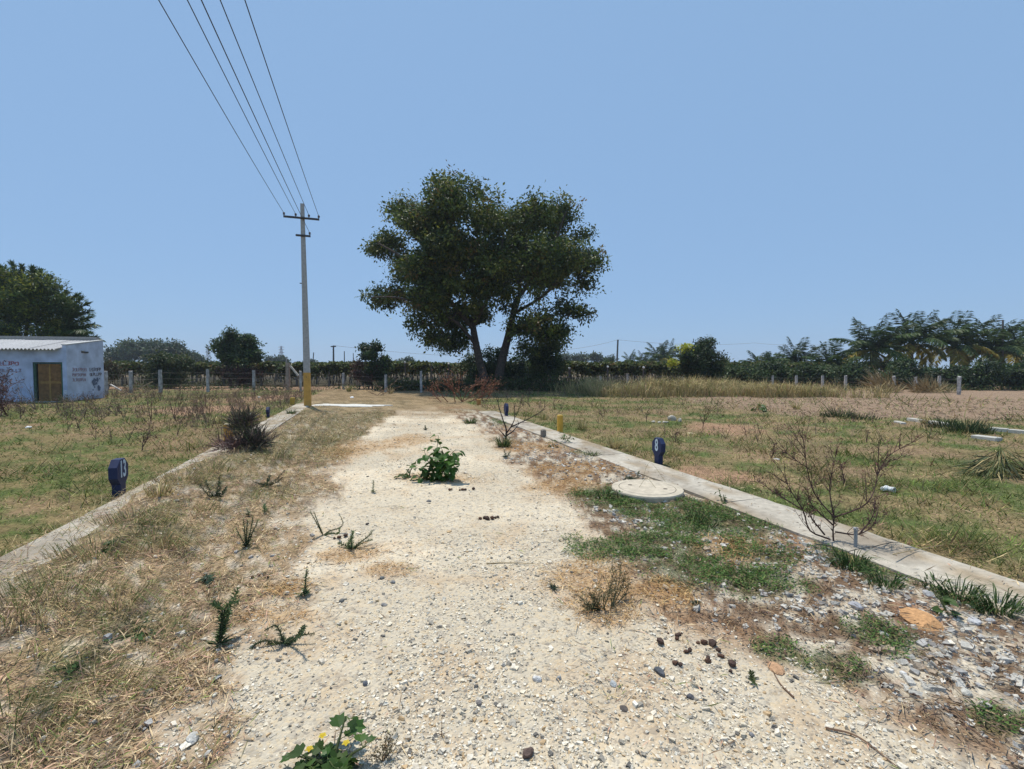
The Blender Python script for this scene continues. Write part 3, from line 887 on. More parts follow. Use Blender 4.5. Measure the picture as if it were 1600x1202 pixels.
# ---------------- dark hedges and bushes at the right
hed = [(1160, 606, 37, [(1150, 582, 22, 12), (1172, 590, 20, 12)], 'hedge shrub just right of the round bush'),
       (1215, 606, 38, [(1205, 580, 22, 12), (1228, 584, 20, 14)], 'hedge shrub below the shortest palms'),
       (1270, 606, 36.5, [(1262, 584, 24, 14), (1290, 586, 20, 14)], 'hedge shrub behind the row of white fence posts'),
       (1330, 606, 37, [(1322, 584, 24, 16), (1345, 588, 20, 14)], 'bright green hedge shrub behind the tan reed clump'),
       (1410, 606, 36, [(1410, 572, 18, 14), (1395, 588, 22, 14), (1430, 588, 20, 14)], 'rounded green bush under the tall palms'),
       (1470, 607, 38, [(1460, 585, 22, 16), (1488, 588, 20, 16)], 'dim bush behind the dry shrubs on the right'),
       (1530, 611, 33, [(1525, 590, 20, 20), (1545, 582, 22, 24)], 'large dark bush under the palms near the right edge'),
       (1585, 612, 33, [(1580, 590, 24, 22), (1610, 585, 30, 26)], 'dark bush at the very right edge of the picture'),
       (1650, 612, 34, [(1660, 580, 40, 30)], 'dark bush beyond the right edge of the field')]
for i, (px, yb, d, lb, lab) in enumerate(hed):
    simple_tree('hedge_bush', px, yb, d, lb, [(.03, .055, .018), (.05, .08, .025), (.07, .095, .03), (.022, .035, .016)], [4, 3, 2 if i < 6 else .5, 3], lab, 200, 26, .27, .22, .07, stems=4, cat='bush', group='bushes behind the right fence')

# ================================================================== palms
def frond(mb, mr, base, az, el, Ln, droop, col, nl=44):
    n = 9; t = np.linspace(0, 1, n)
    ha = np.array([math.cos(az), math.sin(az), 0])
    ang = el - droop * t ** 1.4
    seg = Ln / (n - 1)
    P = [np.array(base, float)]
    for i in range(n - 1):
        P.append(P[-1] + seg * (ha * math.cos(ang[i]) + np.array([0, 0, 1.]) * math.sin(ang[i])))
    P = np.array(P)
    tube(mr, P, np.linspace(.045, .008, n), 3, np.array(col) * 1.5, cap=False)
    tt = np.linspace(.14, 1, nl)
    idx = tt * (n - 1); i0 = np.clip(idx.astype(int), 0, n - 2); f = (idx - i0)[:, None]
    Q = P[i0] * (1 - f) + P[i0 + 1] * f; T = unit(P[i0 + 1] - P[i0])
    side = np.cross(T, [0, 0, 1.]); side = unit(side)
    ll = Ln * .22 * np.sin(np.clip(tt * 2.6 + .35, 0, math.pi)) ** .6 + .08
    for s in (-1, 1):
        D = side * s * .8 + T * .55 + np.array([0, 0, -.45]) + rng.normal(size=(nl, 3)) * .12
        leaves(mb, Q, D, np.array([0, 0, 1.]) + rng.normal(size=(nl, 3)) * .3, ll * 1.2, .135 * Ln / 4, var(col, nl, .25))

feather_tree()
def palm(px, ycrown, d, Ln, label, nf=23, yel=2, seed=0):
    x0 = atd(px, 600, d)[0]; b0 = np.array([x0, d, gzf(x0, d)])
    top = atd(px, ycrown, d)
    t = empty('coconut_palm', b0, 0, label, 'palm', 'coconut palms beyond the right fence')
    wd = MB(); lean = rng.uniform(-.25, .25)
    pth = smooth_path([b0 + [lean, 0, -.1], (b0 + top) / 2 + [lean * .4, 0, 0], top], 10)
    tube(wd, pth, np.linspace(.24, .14, len(pth)), 8, (.16, .13, .10))
    o = wd.build('trunk', M['bark'], t, True, origin=b0); o.location = (0, 0, 0)
    ms = MB()
    for k in range(nf):
        mb = ms
        az = k * 2.399 + rng.uniform(-.3, .3)
        q = (k + .5) / nf
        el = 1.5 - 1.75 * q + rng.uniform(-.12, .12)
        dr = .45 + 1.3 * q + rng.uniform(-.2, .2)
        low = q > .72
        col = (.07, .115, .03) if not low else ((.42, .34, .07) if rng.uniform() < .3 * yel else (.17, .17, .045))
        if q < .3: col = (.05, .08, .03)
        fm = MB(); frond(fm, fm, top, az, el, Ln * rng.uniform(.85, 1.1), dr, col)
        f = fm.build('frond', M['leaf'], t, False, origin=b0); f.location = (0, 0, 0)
palms = [(1190, 578, 46, 2.2, 'short palm at the left end of the palm grove'), (1212, 576, 50, 2.1, 'low palm second from the left in the palm grove'),
         (1245, 570, 46, 2.7, 'small palm just right of the low shrubby palms'), (1298, 576, 41, 2.7, 'low palm with yellowing fronds left of the tall palms'),
         (1362, 549, 42, 3.5, 'leftmost of the tall coconut palms'),
         (1424, 538, 43, 3.6, 'tallest coconut palm with a narrow upright top'), (1488, 542, 44, 3.5, 'coconut palm right of the tallest one'),
         (1548, 547, 44, 3.6, 'coconut palm with a split forked crown near the right edge'), (1590, 549, 47, 3.4, 'coconut palm cut by the right edge of the picture'),
         (1655, 540, 44, 4.0, 'coconut palm beyond the right edge')]
for a in palms: palm(*a)
for (px, yc, d, Ln, lab) in [(1030, 562, 80, 3.6, 'distant palm left of the round bush'), (1045, 560, 84, 3.4, 'distant palm touching the round bush'),
                             (1005, 568, 90, 2.6, 'small distant palm with a spiky top'), (985, 566, 95, 2.6, 'distant low palm right of the far leaning pole'),
                             (955, 568, 95, 2.2, 'distant low palm left of the far leaning pole'), (1018, 568, 92, 2.4, 'distant low palm between two taller palms')]:
    palm(px, yc, d, Ln, lab, nf=14)

# ================================================================== vineyard on its trellis
def vineyard():
    mb = MB(); n = 190000
    rows = rng.choice(16, n, p=(lambda w: w / w.sum())(np.exp(-np.arange(16) * .10)+np.array([3.5,1.5]+[0]*14)))
    y = 41.0 + rows * 2.6 + rng.normal(0, .45, n)
    x = rng.uniform(-1, 1, n) * (y * 1.03)
    x = x[(x > -36) | (y > 44)] if False else x
    h = fbm(x * .7, y * .7, 200)
    keep = (fbm(x * .5 + 9, y * .5, 210) > .36) & (x < 34)
    x, y, rows, h = x[keep], y[keep], rows[keep], h[keep]; n = len(x)
    top = 1.98 + .22 * (h - .5) * 2
    z = top - np.abs(rng.normal(0, .2, n)) - (rng.uniform(0, 1, n) ** 2.2) * .8 * (fbm(x * 1.6, y * 1.6, 220) > .52)
    P = np.stack([x, y, z], 1)
    pal = pick([(.07, .105, .03), (.14, .155, .045), (.04, .06, .02), (.16, .12, .05)], [4, 4, 2.5, 1], n) * rng.uniform(.75, 1.3, (n, 1))
    L_ = rng.uniform(.16, .33, n)
    leaves(mb, P, rng.normal(size=(n, 3)), rng.normal(size=(n, 3)) * .6 + [0, 0, 1.], L_, L_ * .8, pal)
    # vine stems and trailing shoots
    m = 1300
    xs = rng.uniform(-40, 34, m); ys = 41 + rng.integers(0, 12, m) * 2.6
    P0 = np.stack([xs, ys, np.zeros(m)], 1); P1 = P0 + np.stack([rng.normal(0, .3, m), rng.normal(0, .2, m), np.full(m, 1.85)], 1)
    sticks(mb, P0, P1, .028, .018, var((.06, .045, .035), m, .3))
    o = mb.build('vine_canopy', M['leaf']); tag(o, 'low grape vine canopy trained flat on a trellis beyond the fence', 'vines', kind='stuff')
    # granite trellis posts
    pm = MB(); box(pm, (0, 0, .95), (.13, .11, 1.98), 0, (.19, .17, .155), .015)
    me = None; k = 0
    for r_ in range(7):
        yy = 41 + r_ * 5.2
        for xx in np.arange(-38, 34, 3.1 if r_ < 3 else 4.4):
            X = xx + rng.uniform(-.3, .3)
            if me is None:
                o = pm.build('trellis_post', M['granite']); me = o
            else:
                o = me.copy(); COL.objects.link(o)
            o.location = (X, yy, 0); o.rotation_euler = (rng.normal(0, .03), rng.normal(0, .03), rng.uniform(-.3, .3))
            tag(o, 'plain granite post holding up the vine canopy, repeated in rows', 'post', 'granite posts under the vine canopy')
            k += 1
vineyard()

# leaf litter and weeds between fence and vineyard
def scrub():
    mb = MB(); n = 60000
    x = rng.uniform(-30, 36, n); y = rng.uniform(31.5, 50, n)
    k = (fbm(x * .5, y * .5, 300) > .47) & ~((x < -8) & (x > -24) & (y > 33.5))
    x, y = x[k], y[k]; n = len(x)
    hgt = .15 + .55 * rng.uniform(0, 1, n) * fbm(x * .8, y * .8, 301)
    z = gz(x, y) + hgt * rng.uniform(0, 1, n)
    pal = pick([(.08, .12, .03), (.05, .075, .025), (.16, .13, .06), (.10, .07, .04)], [3, 3, 2, 1], n)
    L_ = rng.uniform(.08, .2, n)
    leaves(mb, np.stack([x, y, z], 1), rng.normal(size=(n, 3)) + [0, 0, .6], rng.normal(size=(n, 3)), L_, L_ * .5, pal)
    n = 26000; x = rng.uniform(-9.5, 7.5, n); y = rng.uniform(31.2, 36.5, n); k = fbm(x * .7, y * .7, 310) > .42; x, y = x[k], y[k]; n = len(x)
    z = gz(x, y) + rng.uniform(0, 1, n) * 1.25 * fbm(x * .9, y * .9, 311); L_ = rng.uniform(.1, .24, n)
    leaves(mb, np.stack([x, y, z], 1), rng.normal(size=(n, 3)) + [0, 0, .6], rng.normal(size=(n, 3)), L_, L_ * .5, pick([(.05, .075, .025), (.08, .11, .03), (.10, .075, .045), (.20, .17, .08)], [4, 3, 2, 1], n))
    tag(mb.build('undergrowth', M['leaf']), 'patchy weeds and undergrowth between the fence and the vines', 'undergrowth', kind='stuff')
scrub()

# ================================================================== fences
post_proto = None
def stone_post(px, ybase, ytop, label, shade=1.0, lean=0.0, group='rough stone posts of the field fence'):
    p = ground(px, ybase); h = (ybase - ytop) / F * p[1]
    mb = MB(); n = 7; w = .075
    r = np.random.default_rng(int(px * 7 + ybase))
    V = []; 
    zs = np.linspace(-.15, h, n)
    for i, z in enumerate(zs):
        for a, b in ((-1, -1), (1, -1), (1, 1), (-1, 1)):
            V.append((a * w * r.uniform(.8, 1.12) + lean * z, b * w * r.uniform(.8, 1.12), z + (r.uniform(-.03, .03) if i == n - 1 else 0)))
    q = [(4 * i + j, 4 * i + (j + 1) % 4, 4 * i + 4 + (j + 1) % 4, 4 * i + 4 + j) for i in range(n - 1) for j in range(4)] + [(4 * (n - 1), 4 * (n - 1) + 1, 4 * (n - 1) + 2, 4 * (n - 1) + 3)]
    mb.add(V, None, q, C(.38, .365, .35) * shade)
    o = mb.build('stone_fence_post', M['granite']); o.location = p; o.rotation_euler = (0, 0, r.uniform(-.5, .5))
    tag(o, label, 'fence post', group)
    return p, h
FP = {}
for a in [(166, 617, 580, 'stone fence post right beside the shed wall'), (251, 613, 578, 'stone fence post in front of the overgrown bush'),
          (325, 612, 577, 'stone fence post left of the small rounded green tree'), (397, 610, 579, 'stone fence post right of the small rounded green tree'),
          (470, 612, 580, 'stone fence post just left of the utility pole'), (537, 608, 583, 'shaded stone fence post right of the utility pole'),
          (603, 612, 586, 'stone fence post below the young tree'), (658, 613, 580, 'wide grey stone fence post in the shade left of the large tree'),
          (938, 606, 588, 'stone fence post showing through the tall dry grass'), (980, 604, 584, 'faint stone fence post left of the round bush'),
          (1163, 605, 585, 'stone fence post nearest the right side of the round bush'), (1207, 609, 587, 'stone fence post beside a bent dry stalk'),
          (1244, 611, 587, 'stone fence post, second of the even row right of the bent stalk'), (1285, 611, 587, 'stone fence post, third of the even row right of the bent stalk'),
          (1321, 611, 587, 'stone fence post left of the leaning tan reeds'), (1396, 612, 588, 'stone fence post right of the leaning tan reeds'),
          (1430, 612, 589, 'stone fence post half covered by a dry bush'), (1467, 612, 588, 'stone fence post right of the dry bush'),
          (1498, 617, 589, 'rightmost stone fence post in front of the dark bush'), (1362, 612, 589, 'stone fence post hidden among tan reeds'),
          (1122, 606, 588, 'stone fence post overlapped by the round bush'), (205, 614, 580, 'dim stone fence post between shed and overgrown bush')]:
    FP[a[0]] = stone_post(*a)
keys = sorted(FP)
wm = [(k0, k1) for k0, k1 in zip(keys[:-1], keys[1:]) if k1 - k0 < 300]
for lvl, (zf, lab) in enumerate([(.35, 'lowest strand of thin fence wire strung between the stone posts'), (.62, 'middle strand of thin fence wire strung between the stone posts'), (.88, 'top strand of thin fence wire strung between the stone posts')]):
    mb = MB()
    P0 = []; P1 = []
    for k0, k1 in wm:
        a, ha = FP[k0]; b, hb = FP[k1]
        pts = [a * (1 - t) + b * t + np.array([0, 0, ha * zf * (1 - t) + hb * zf * t - .06 * 4 * t * (1 - t)]) for t in np.linspace(0, 1, 7)]
        P0 += pts[:-1]; P1 += pts[1:]
    sticks(mb, np.array(P0), np.array(P1), .0035, .0035, (.16, .14, .13))
    tag(mb.build('fence_wire', M['metal']), lab, 'wire', 'wires of the field fence')

# rough timber gate frame and leaning poles
def gate_frame():
    p = ground(450, 609)
    t = empty('timber_gate_post', p, 0, 'rough timber gate post with slanting braces left of the utility pole', 'gate post')
    S = p[1] / F
    def part(nm, a, b, w, col):
        mb = MB(); beam(mb, np.array([a[0] * S, 0, a[1] * S]), np.array([b[0] * S, .05, b[1] * S]), w, w, col); mb.build(nm, M['wood'], t)
    part('post', (0, -4), (0, 42), .24, (.30, .24, .19))
    part('pale_rail', (4, 37), (16, 22), .12, (.55, .50, .42))
    part('dark_rail', (16, 22), (21, 12), .11, (.16, .12, .09))
    part('brace', (-1, 18), (-9, -2), .07, (.18, .13, .10))
    part('pole', (-2, 42), (-2, 50), .07, (.35, .32, .30))
gate_frame()
for (x1, y1, x2, y2, w, col, lab) in [(203, 613, 233, 597, .12, (.36, .27, .18), 'tan plank leaning up to the right in front of the left fence'),
                                      (167, 601, 190, 611, .11, (.42, .40, .38), 'grey plank leaning down from the shed corner')]:
    a = ground(x1 if y1 > y2 else x2, max(y1, y2)); S = a[1] / F
    mb = MB(); dx = (x2 - x1) * S * (1 if y1 > y2 else -1)
    beam(mb, (0, 0, .02), (dx, .3, abs(y2 - y1) * S), w, .05, col)
    o = mb.build('leaning_plank', M['wood']); o.location = a; tag(o, lab, 'plank')
# thin trellis poles with white caps on the near rim of the vines
cap_lab = ['thin dark pole with a white cap in the gap left of the large tree', 'white capped pole at the young tree', 'white capped pole beside the large trunk on its left', 'white capped pole right of the large tree',
           'white capped pole above the tall dry grass', 'white capped pole left of the round bush', 'white capped pole right of the round bush', 'white capped pole over the second even fence post',
           'white capped pole over the third even fence post', 'white capped pole over the leaning tan reeds']
for (px, yt, yb), lab in zip([(633, 567, 605), (558, 571, 600), (701, 569, 602), (889, 576, 600), (949, 574, 606), (1005, 575, 600), (1162, 579, 600), (1254, 581, 602), (1295, 581, 602), (1343, 582, 602)], cap_lab):
    a = at(px, 606); a[2] = gzf(a[0], a[1]); h = (606 - yt) / F * a[1]
    t = empty('capped_pole', a, 0, lab, 'pole', 'white capped poles at the near rim of the vines')
    mb = MB(); tube(mb, [(0, 0, -.1), (.02, 0, h * .5), (0.0, .01, h - .04)], .055, 6, (.13, .11, .10)); mb.build('pole', M['wood'], t)
    mb = MB(); rock(mb, (0.01, -.03, h), (.12, .09, .10), int(px), (.75, .75, .72), sub=1); mb.build('cap', M['plastic'], t)

# ================================================================== utility pole and wires
UP = at(481, 636.0); UP[2] = gzf(UP[0], UP[1])
def crossarm_pt(s, z):      # along the crossarm, across the road direction
    return np.array([RR[0] * s, RR[1] * s, z])
def utility_pole():
    t = empty('utility_pole', UP, 0, 'tall grey concrete electricity pole with a yellow painted foot', 'utility pole')
    H = 8.05
    def shaft(z0, z1, col, nm, grow=0):
        mb = MB(); n = max(2, int((z1 - z0) * 3)); V = []
        for i in range(n + 1):
            z = z0 + (z1 - z0) * i / n; f = z / H
            w = .135 * (1 - f) + .070 * f + grow; dpt = .095 * (1 - f) + .06 * f + grow; k = .02
            for (a, b) in ((-w + k, -dpt), (w - k, -dpt), (w, -dpt + k), (w, dpt - k), (w - k, dpt), (-w + k, dpt), (-w, dpt - k), (-w, -dpt + k)):
                V.append((a * RR[0] - b * RR[1] - .012 * z, a * RR[1] + b * RR[0], z))
        V = np.array(V); q = [(8 * i + j, 8 * i + (j + 1) % 8, 8 * i + 8 + (j + 1) % 8, 8 * i + 8 + j) for i in range(n) for j in range(8)]
        e = 8 * n; q += [(e, e + 1, e + 2, e + 7), (e + 2, e + 3, e + 6, e + 7), (e + 3, e + 4, e + 5, e + 6)]
        mb.add(V, None, q, col); return mb.build(nm, M['concrete'] if nm == 'shaft' else M['paint'], t)
    shaft(-.2, H, (.40, .39, .37), 'shaft')
    shaft(-.1, 1.36, (.56, .31, .07), 'yellow_paint', .0025)
    dk = (.05, .045, .045)
    def arm(z, s0, s1, nm):
        mb = MB(); o_ = np.array([-.012 * z, 0, 0]); back = np.array([RD[0], RD[1], 0]) * -.085
        beam(mb, crossarm_pt(s0, z) + o_ + back, crossarm_pt(s1, z) + o_ + back, .06, .07, dk)
        a = mb.build(nm, M['metal'], t)
        return a, o_, back
    z1, z2 = 7.47, 6.78
    a1, o1, bk1 = arm(z1, -.68, .62, 'crossarm')
    a2, o2, bk2 = arm(z2, -.26, .28, 'lower_crossarm')
    pts = []
    for (a, o_, bk, z, ss) in ((a1, o1, bk1, z1, (-.66, -.24, .24, .60)), (a2, o2, bk2, z2, (.25,))):
        for s in ss:
            mb = MB(); b = crossarm_pt(s, z) + o_ + bk
            tube(mb, [b + [0, 0, .03], b + [0, 0, .07], b + [0, 0, .075], b + [0, 0, .12], b + [0, 0, .125], b + [0, 0, .16]], [.015, .015, .045, .032, .05, .028], 8, (.10, .07, .06))
            mb.build('insulator', M['plastic'], a); pts.append(UP + b + [0, 0, .13])
    mb = MB(); b = np.array([-.012 * z1, 0, z1]) + bk1 * 1.6
    box(mb, b, (.30, .03, .05), RA * 1.0, dk, .008); mb.build('clamp', M['metal'], a1)
    mb = MB(); tube(mb, [(-.12, -.12, 4.9), (-.19, -.12, 4.9)], .02, 6, dk); mb.build('bolt', M['metal'], t)
    mb = MB(); tube(mb, [(0.02, -.10, 1.18), (0.02, -.13, 1.18)], .016, 6, dk); mb.build('bolt', M['metal'], t)
    return pts
wire_pts = utility_pole()
wl = ['leftmost overhead wire running to the pole crossarm', 'second overhead wire from the left at the top of the picture', 'second overhead wire from the right at the top of the picture',
      'rightmost overhead wire running to the pole crossarm', 'middle overhead wire running to the lower crossarm']
for p, lab in zip(wire_pts, wl):
    q = p + np.array([-RD[0], -RD[1], 0]) * 42
    t = np.linspace(0, 1, 60)[:, None]
    P = p * (1 - t) + q * t - np.array([0, 0, 1.]) * 4 * .55 * t * (1 - t)
    mb = MB(); tube(mb, P, .009, 4, (.06, .055, .06))
    o = mb.build('overhead_wire', M['metal'], origin=p); tag(o, lab, 'wire', 'overhead wires of the utility pole')

# far poles, far wires and pylons
def far_pole(px, yt, d, w, label, arm=0, lean=0):
    b = atd(px, 577, d); b[2] = 0; top = atd(px + lean, yt, d)
    t = empty('far_pole', b, 0, label, 'pole'); h = top[2]
    mb = MB(); tube(mb, [(0, 0, -.1), ((top[0] - b[0]), 0, h)], [w, w * .7], 6, (.16, .14, .13)); mb.build('shaft', M['concrete'], t)
    if arm:
        S = d / F
        mb = MB(); beam(mb, (top[0] - b[0] - arm * S, 0, h - .15), (top[0] - b[0] + arm * S, 0, h - .12), .14, .14, (.10, .09, .09)); mb.build('crossarm', M['metal'], t)
    return top
p1 = far_pole(521, 540, 62, .14, 'far pole with a short crossarm right of the utility pole', 4)
p2 = far_pole(538, 549, 70, .09, 'thin bare far pole, second right of the utility pole')
p3 = far_pole(552, 552, 75, .08, 'thin bare far pole, third right of the utility pole', lean=0)
p4 = far_pole(963, 531, 70, .17, 'far leaning pole against the sky right of the large tree', 1.2, lean=2.5)
p5 = far_pole(487, 551, 60, .08, 'far pole slanting just beside the utility pole', lean=3)
p6 = far_pole(731, 545, 95, .08, 'thin far pole hidden behind the large tree')
p7 = far_pole(425, 556, 90, .08, 'small thin pole left of the timber gate post')
p8 = far_pole(1567, 500, 43, .10, 'slim dark pole standing among the palms near the right edge')
def far_wire(a, b, sag, lab, r=.02):
    t = np.linspace(0, 1, 24)[:, None]
    P = a * (1 - t) + b * t - np.array([0, 0, 1.]) * 4 * sag * t * (1 - t)
    mb = MB(); tube(mb, P, r, 3, (.2, .2, .22)); tag(mb.build('far_wire', M['metal']), lab, 'wire', 'far wires on the skyline')
far_wire(p1, atd(860, 556, 95), .8, 'thin far wire running right from the short crossarm pole')
far_wire(atd(840, 548, 75), p4, .5, 'thin far wire left of the far leaning pole')
far_wire(p4, atd(1180, 536, 80), .5, 'thin far wire right of the far leaning pole')
far_wire(atd(1180, 536, 80), p8, 1.2, 'thin far wire passing in front of the palms')
def pylon(px, yt, d, label):
    b = atd(px, 577, d); b[2] = 0; h = atd(px, yt, d)[2]
    mb = MB(); P0 = []; P1 = []; n = 7
    def w(z): return 3.2 * (1 - z / h) ** 1.2 + .5
    zs = [h * (1 - (1 - i / n) ** 1.3) for i in range(n + 1)]
    for i in range(n):
        za, zb = zs[i], zs[i + 1]
        ca = [np.array([a * w(za), c * w(za), za]) for a, c in ((-1, -1), (1, -1), (1, 1), (-1, 1))]
        cb = [np.array([a * w(zb), c * w(zb), zb]) for a, c in ((-1, -1), (1, -1), (1, 1), (-1, 1))]
        for k in range(4):
            P0 += [ca[k], ca[k], ca[(k + 1) % 4]]; P1 += [cb[k], cb[(k + 1) % 4], cb[k]]
    for f in (.72, .84, .95):
        P0.append(np.array([-3.8, 0, h * f])); P1.append(np.array([3.8, 0, h * f]))
        P0.append(np.array([-3.8, 0, h * f])); P1.append(np.array([0, 0, h * f + 1.2])); P0.append(np.array([3.8, 0, h * f])); P1.append(np.array([0, 0, h * f + 1.2]))
    sticks(mb, np.array(P0), np.array(P1), .2, .2, (.22, .22, .24))
    o = mb.build('pylon', M['metal']); o.location = b; tag(o, label, 'pylon', 'power pylons on the horizon')
pylon(326, 541, 560, 'left hazy lattice pylon beside the small rounded green tree')
pylon(440, 541, 580, 'right hazy lattice pylon between the small green tree and the utility pole')

# ================================================================== shed
def shed():
    D1 = 21.5; c = atd(105, 600, D1); c = np.array([c[0], c[1], 0.0]); c[2] = gzf(c[0], c[1]) - .03
    phi = math.radians(12)
    t = empty('shed', c, -phi * 0, 'small blue washed shed with a brown wooden door and corrugated roof edge', 'shed')
    # local frame: e along the front to the left, g backwards along the side
    e = np.array([-math.cos(phi), -math.sin(phi), 0]); g = np.array([-math.sin(phi), math.cos(phi), 0]); z = np.array([0, 0, 1.])
    W = 5.2; Dp = 2.62; hf = 2.66; hb = 3.02
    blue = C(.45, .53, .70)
    def L_(a, b, h): return e * a + g * b + z * h
    def slab(mb, P, Q_, R_, S_, thick, nrm, col):
        V = [P, Q_, R_, S_]; V2 = [v + nrm * thick for v in V]
        mb.add(V + V2, None, [(0, 1, 2, 3), (7, 6, 5, 4), (0, 4, 5, 1), (1, 5, 6, 2), (2, 6, 7, 3), (3, 7, 4, 0)], col)
    # front wall in pieces round the door opening
    S = D1 / F
    da, db, dh = .12, 1.28, 1.86   # door opening from the corner leftwards (pixels 62..99)
    d0, d1 = .17, 1.33
    mb = MB()
    def fpiece(a0, a1, h0, h1): slab(mb, L_(a0, 0, h0), L_(a1, 0, h0), L_(a1, 0, h1), L_(a0, 0, h1), .16, g, blue)
    fpiece(0, d0, 0, hf - .15); fpiece(d1, W, 0, hf - .15); fpiece(d0 + .001, d1 - .001, dh, hf - .152)
    mb.build('front_wall', M['shedwall'], t)
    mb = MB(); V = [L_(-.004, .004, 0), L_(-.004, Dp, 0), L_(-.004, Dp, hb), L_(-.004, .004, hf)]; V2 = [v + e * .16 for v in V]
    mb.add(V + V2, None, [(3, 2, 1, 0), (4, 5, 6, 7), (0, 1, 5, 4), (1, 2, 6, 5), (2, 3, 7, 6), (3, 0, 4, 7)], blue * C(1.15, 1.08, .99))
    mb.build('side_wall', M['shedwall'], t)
    mb = MB(); slab(mb, L_(0.16, Dp - .16, 0), L_(W, Dp - .16, 0), L_(W, Dp - .16, hb), L_(.16, Dp - .16, hb), .16, g, blue); mb.build('back_wall', M['shedwall'], t)
    mb = MB(); V = [L_(W, 0.17, 0), L_(W, Dp - .17, 0), L_(W, Dp - .17, hb - .02), L_(W, .17, hf - .1)]; V2 = [v - e * .16 for v in V]
    mb.add(V + V2, None, [(0, 1, 2, 3), (7, 6, 5, 4), (0, 4, 5, 1), (1, 5, 6, 2), (2, 6, 7, 3), (3, 7, 4, 0)], blue); mb.build('side_wall', M['shedwall'], t)
    mb = MB()   # pale coping along the slanting top of the side wall
    P = [L_(-.03, -.02, hf + .001), L_(-.03, Dp + .02, hb + .003), L_(.19, Dp + .02, hb + .003), L_(.19, -.02, hf + .001)]
    slab(mb, *P, .035, z, (.52, .52, .50)); mb.build('coping', M['concrete'], t)
    mb = MB(); slab(mb, L_(.2, Dp - .2, hb + .01), L_(W + .1, Dp - .2, hb + .01), L_(W + .1, Dp + .05, hb + .01), L_(.2, Dp + .05, hb + .01), .16, z, (.30, .29, .27)); mb.build('parapet', M['concrete'], t)
    # corrugated sheets, each with real waves and thickness
    pit = .146; nsh = 5; a = .2
    for s in range(nsh):
        mb = MB(); w = 1.02; nx = 56; V = []
        lift = .012 * (s % 2)
        for layer in (0, -.008):
            for b, hh in ((-.34, hf - .215), (Dp - .2, hb - .03)):
                for i in range(nx + 1):
                    aa = a + w * i / nx
                    V.append(L_(aa, b, hh + .034 * math.sin(2 * math.pi * aa / pit) + layer + lift))
        q = []; m = nx + 1
        for i in range(nx):
            q += [(i, i + 1, m + i + 1, m + i), (2 * m + i + 1, 2 * m + i, 3 * m + i, 3 * m + i + 1), (i, 2 * m + i, 2 * m + i + 1, i + 1), (m + i + 1, 3 * m + i + 1, 3 * m + i, m + i)]
        mb.add(V, None, q, C(.52, .51, .50) * rng.uniform(.9, 1.08)); mb.build('roof_sheet', M['concrete'], t)
        a += w - .02
    # door: frame, leaf with four panels
    def door_part(nm, a0, a1, h0, h1, b, thick, col, par=t, mat='wood'):
        m_ = MB(); slab(m_, L_(a0, b, h0), L_(a1, b, h0), L_(a1, b, h1), L_(a0, b, h1), thick, g, col); return m_.build(nm, M[mat], par)
    fr = door_part('door_frame', d0 + .002, d0 + .07, 0, dh - .002, .03, .1, (.05, .12, .08))
    door_part('door_frame', d1 - .09, d1 - .002, 0, dh - .002, .03, .1, (.05, .10, .07)); door_part('door_frame', d0 + .072, d1 - .092, dh - .08, dh - .002, .03, .1, (.05, .09, .08))
    lf = door_part('door', d0 + .075, d1 - .16, .05, dh - .085, .075, .04, (.24, .13, .05))
    x0, x1 = d0 + .075, d1 - .16; xm = (x0 + x1) / 2
    for (a0, a1, h0, h1) in ((x0 + .06, xm - .04, 1.0, dh - .17), (xm + .04, x1 - .06, 1.0, dh - .17), (x0 + .06, xm - .04, .16, .84), (xm + .04, x1 - .06, .16, .84)):
        door_part('panel', a0, a1, h0, h1, .062, .012, (.20, .11, .045), lf)
    for (a0, a1, h0, h1) in ((xm - .035, xm + .035, .06, dh - .09), (x0 + .005, xm - .037, .87, .97), (xm + .037, x1 - .005, .87, .97)):
        door_part('stile', a0, a1, h0, h1, .055, .02, (.30, .18, .06), lf)
    door_part('door_step', d0 - .05, d1 + .1, -.1, .05, -.35, .3, (.42, .40, .36), t, 'concrete')
    # white block at the foot of the corner and a slot vent near the top of the side wall
    door_part('plaster_patch', .004, .15, .03, .55, -.012, .012, (.55, .58, .62), t, 'concrete')
    def sidebox(nm, b0, b1, h0, h1, out, col):
        m_ = MB(); slab(m_, L_(-.008, b0, h0), L_(-.008, b1, h0), L_(-.008, b1, h1), L_(-.008, b0, h1), out, -e, col); return m_.build(nm, M['paint'], t)
    sidebox('slot', 1.0, 1.45, 2.33, 2.40, .03, (.05, .045, .04)); sidebox('slot_sill', .96, 1.18, 2.405, 2.44, .05, (.5, .48, .44))
    # faded hand painted lettering, illegible strokes as in the photograph
    def strokes(nm, org, axis, nrm, rows, col, sd):
        r = np.random.default_rng(sd); m_ = MB()
        for (a0, a1, h, hh) in rows:
            a_ = a0
            while a_ < a1:
                w = hh * r.uniform(.45, .8)
                kind = r.integers(0, 4); pts = []
                if kind == 0: pts = [(0, 1), (0, 0), (1, 0)]
                elif kind == 1: pts = [(0, 0), (0, 1), (1, 1), (1, .5), (0, .5)]
                elif kind == 2: pts = [(0, 1), (1, 1), (.5, .5), (1, .2), (0, 0)]
                else: pts = [(0, .2), (0, .8), (1, .9), (1, 0), (.2, 0)]
                for (p, q_) in zip(pts[:-1], pts[1:]):
                    A = org + axis * (a_ + p[0] * w) + z * (h + p[1] * hh) + nrm * .006; B = org + axis * (a_ + q_[0] * w) + z * (h + q_[1] * hh) + nrm * .006
                    beam(m_, A, B, .02, .028, col)
                a_ += w + hh * .3
        m_.build(nm, M['paint'], t)
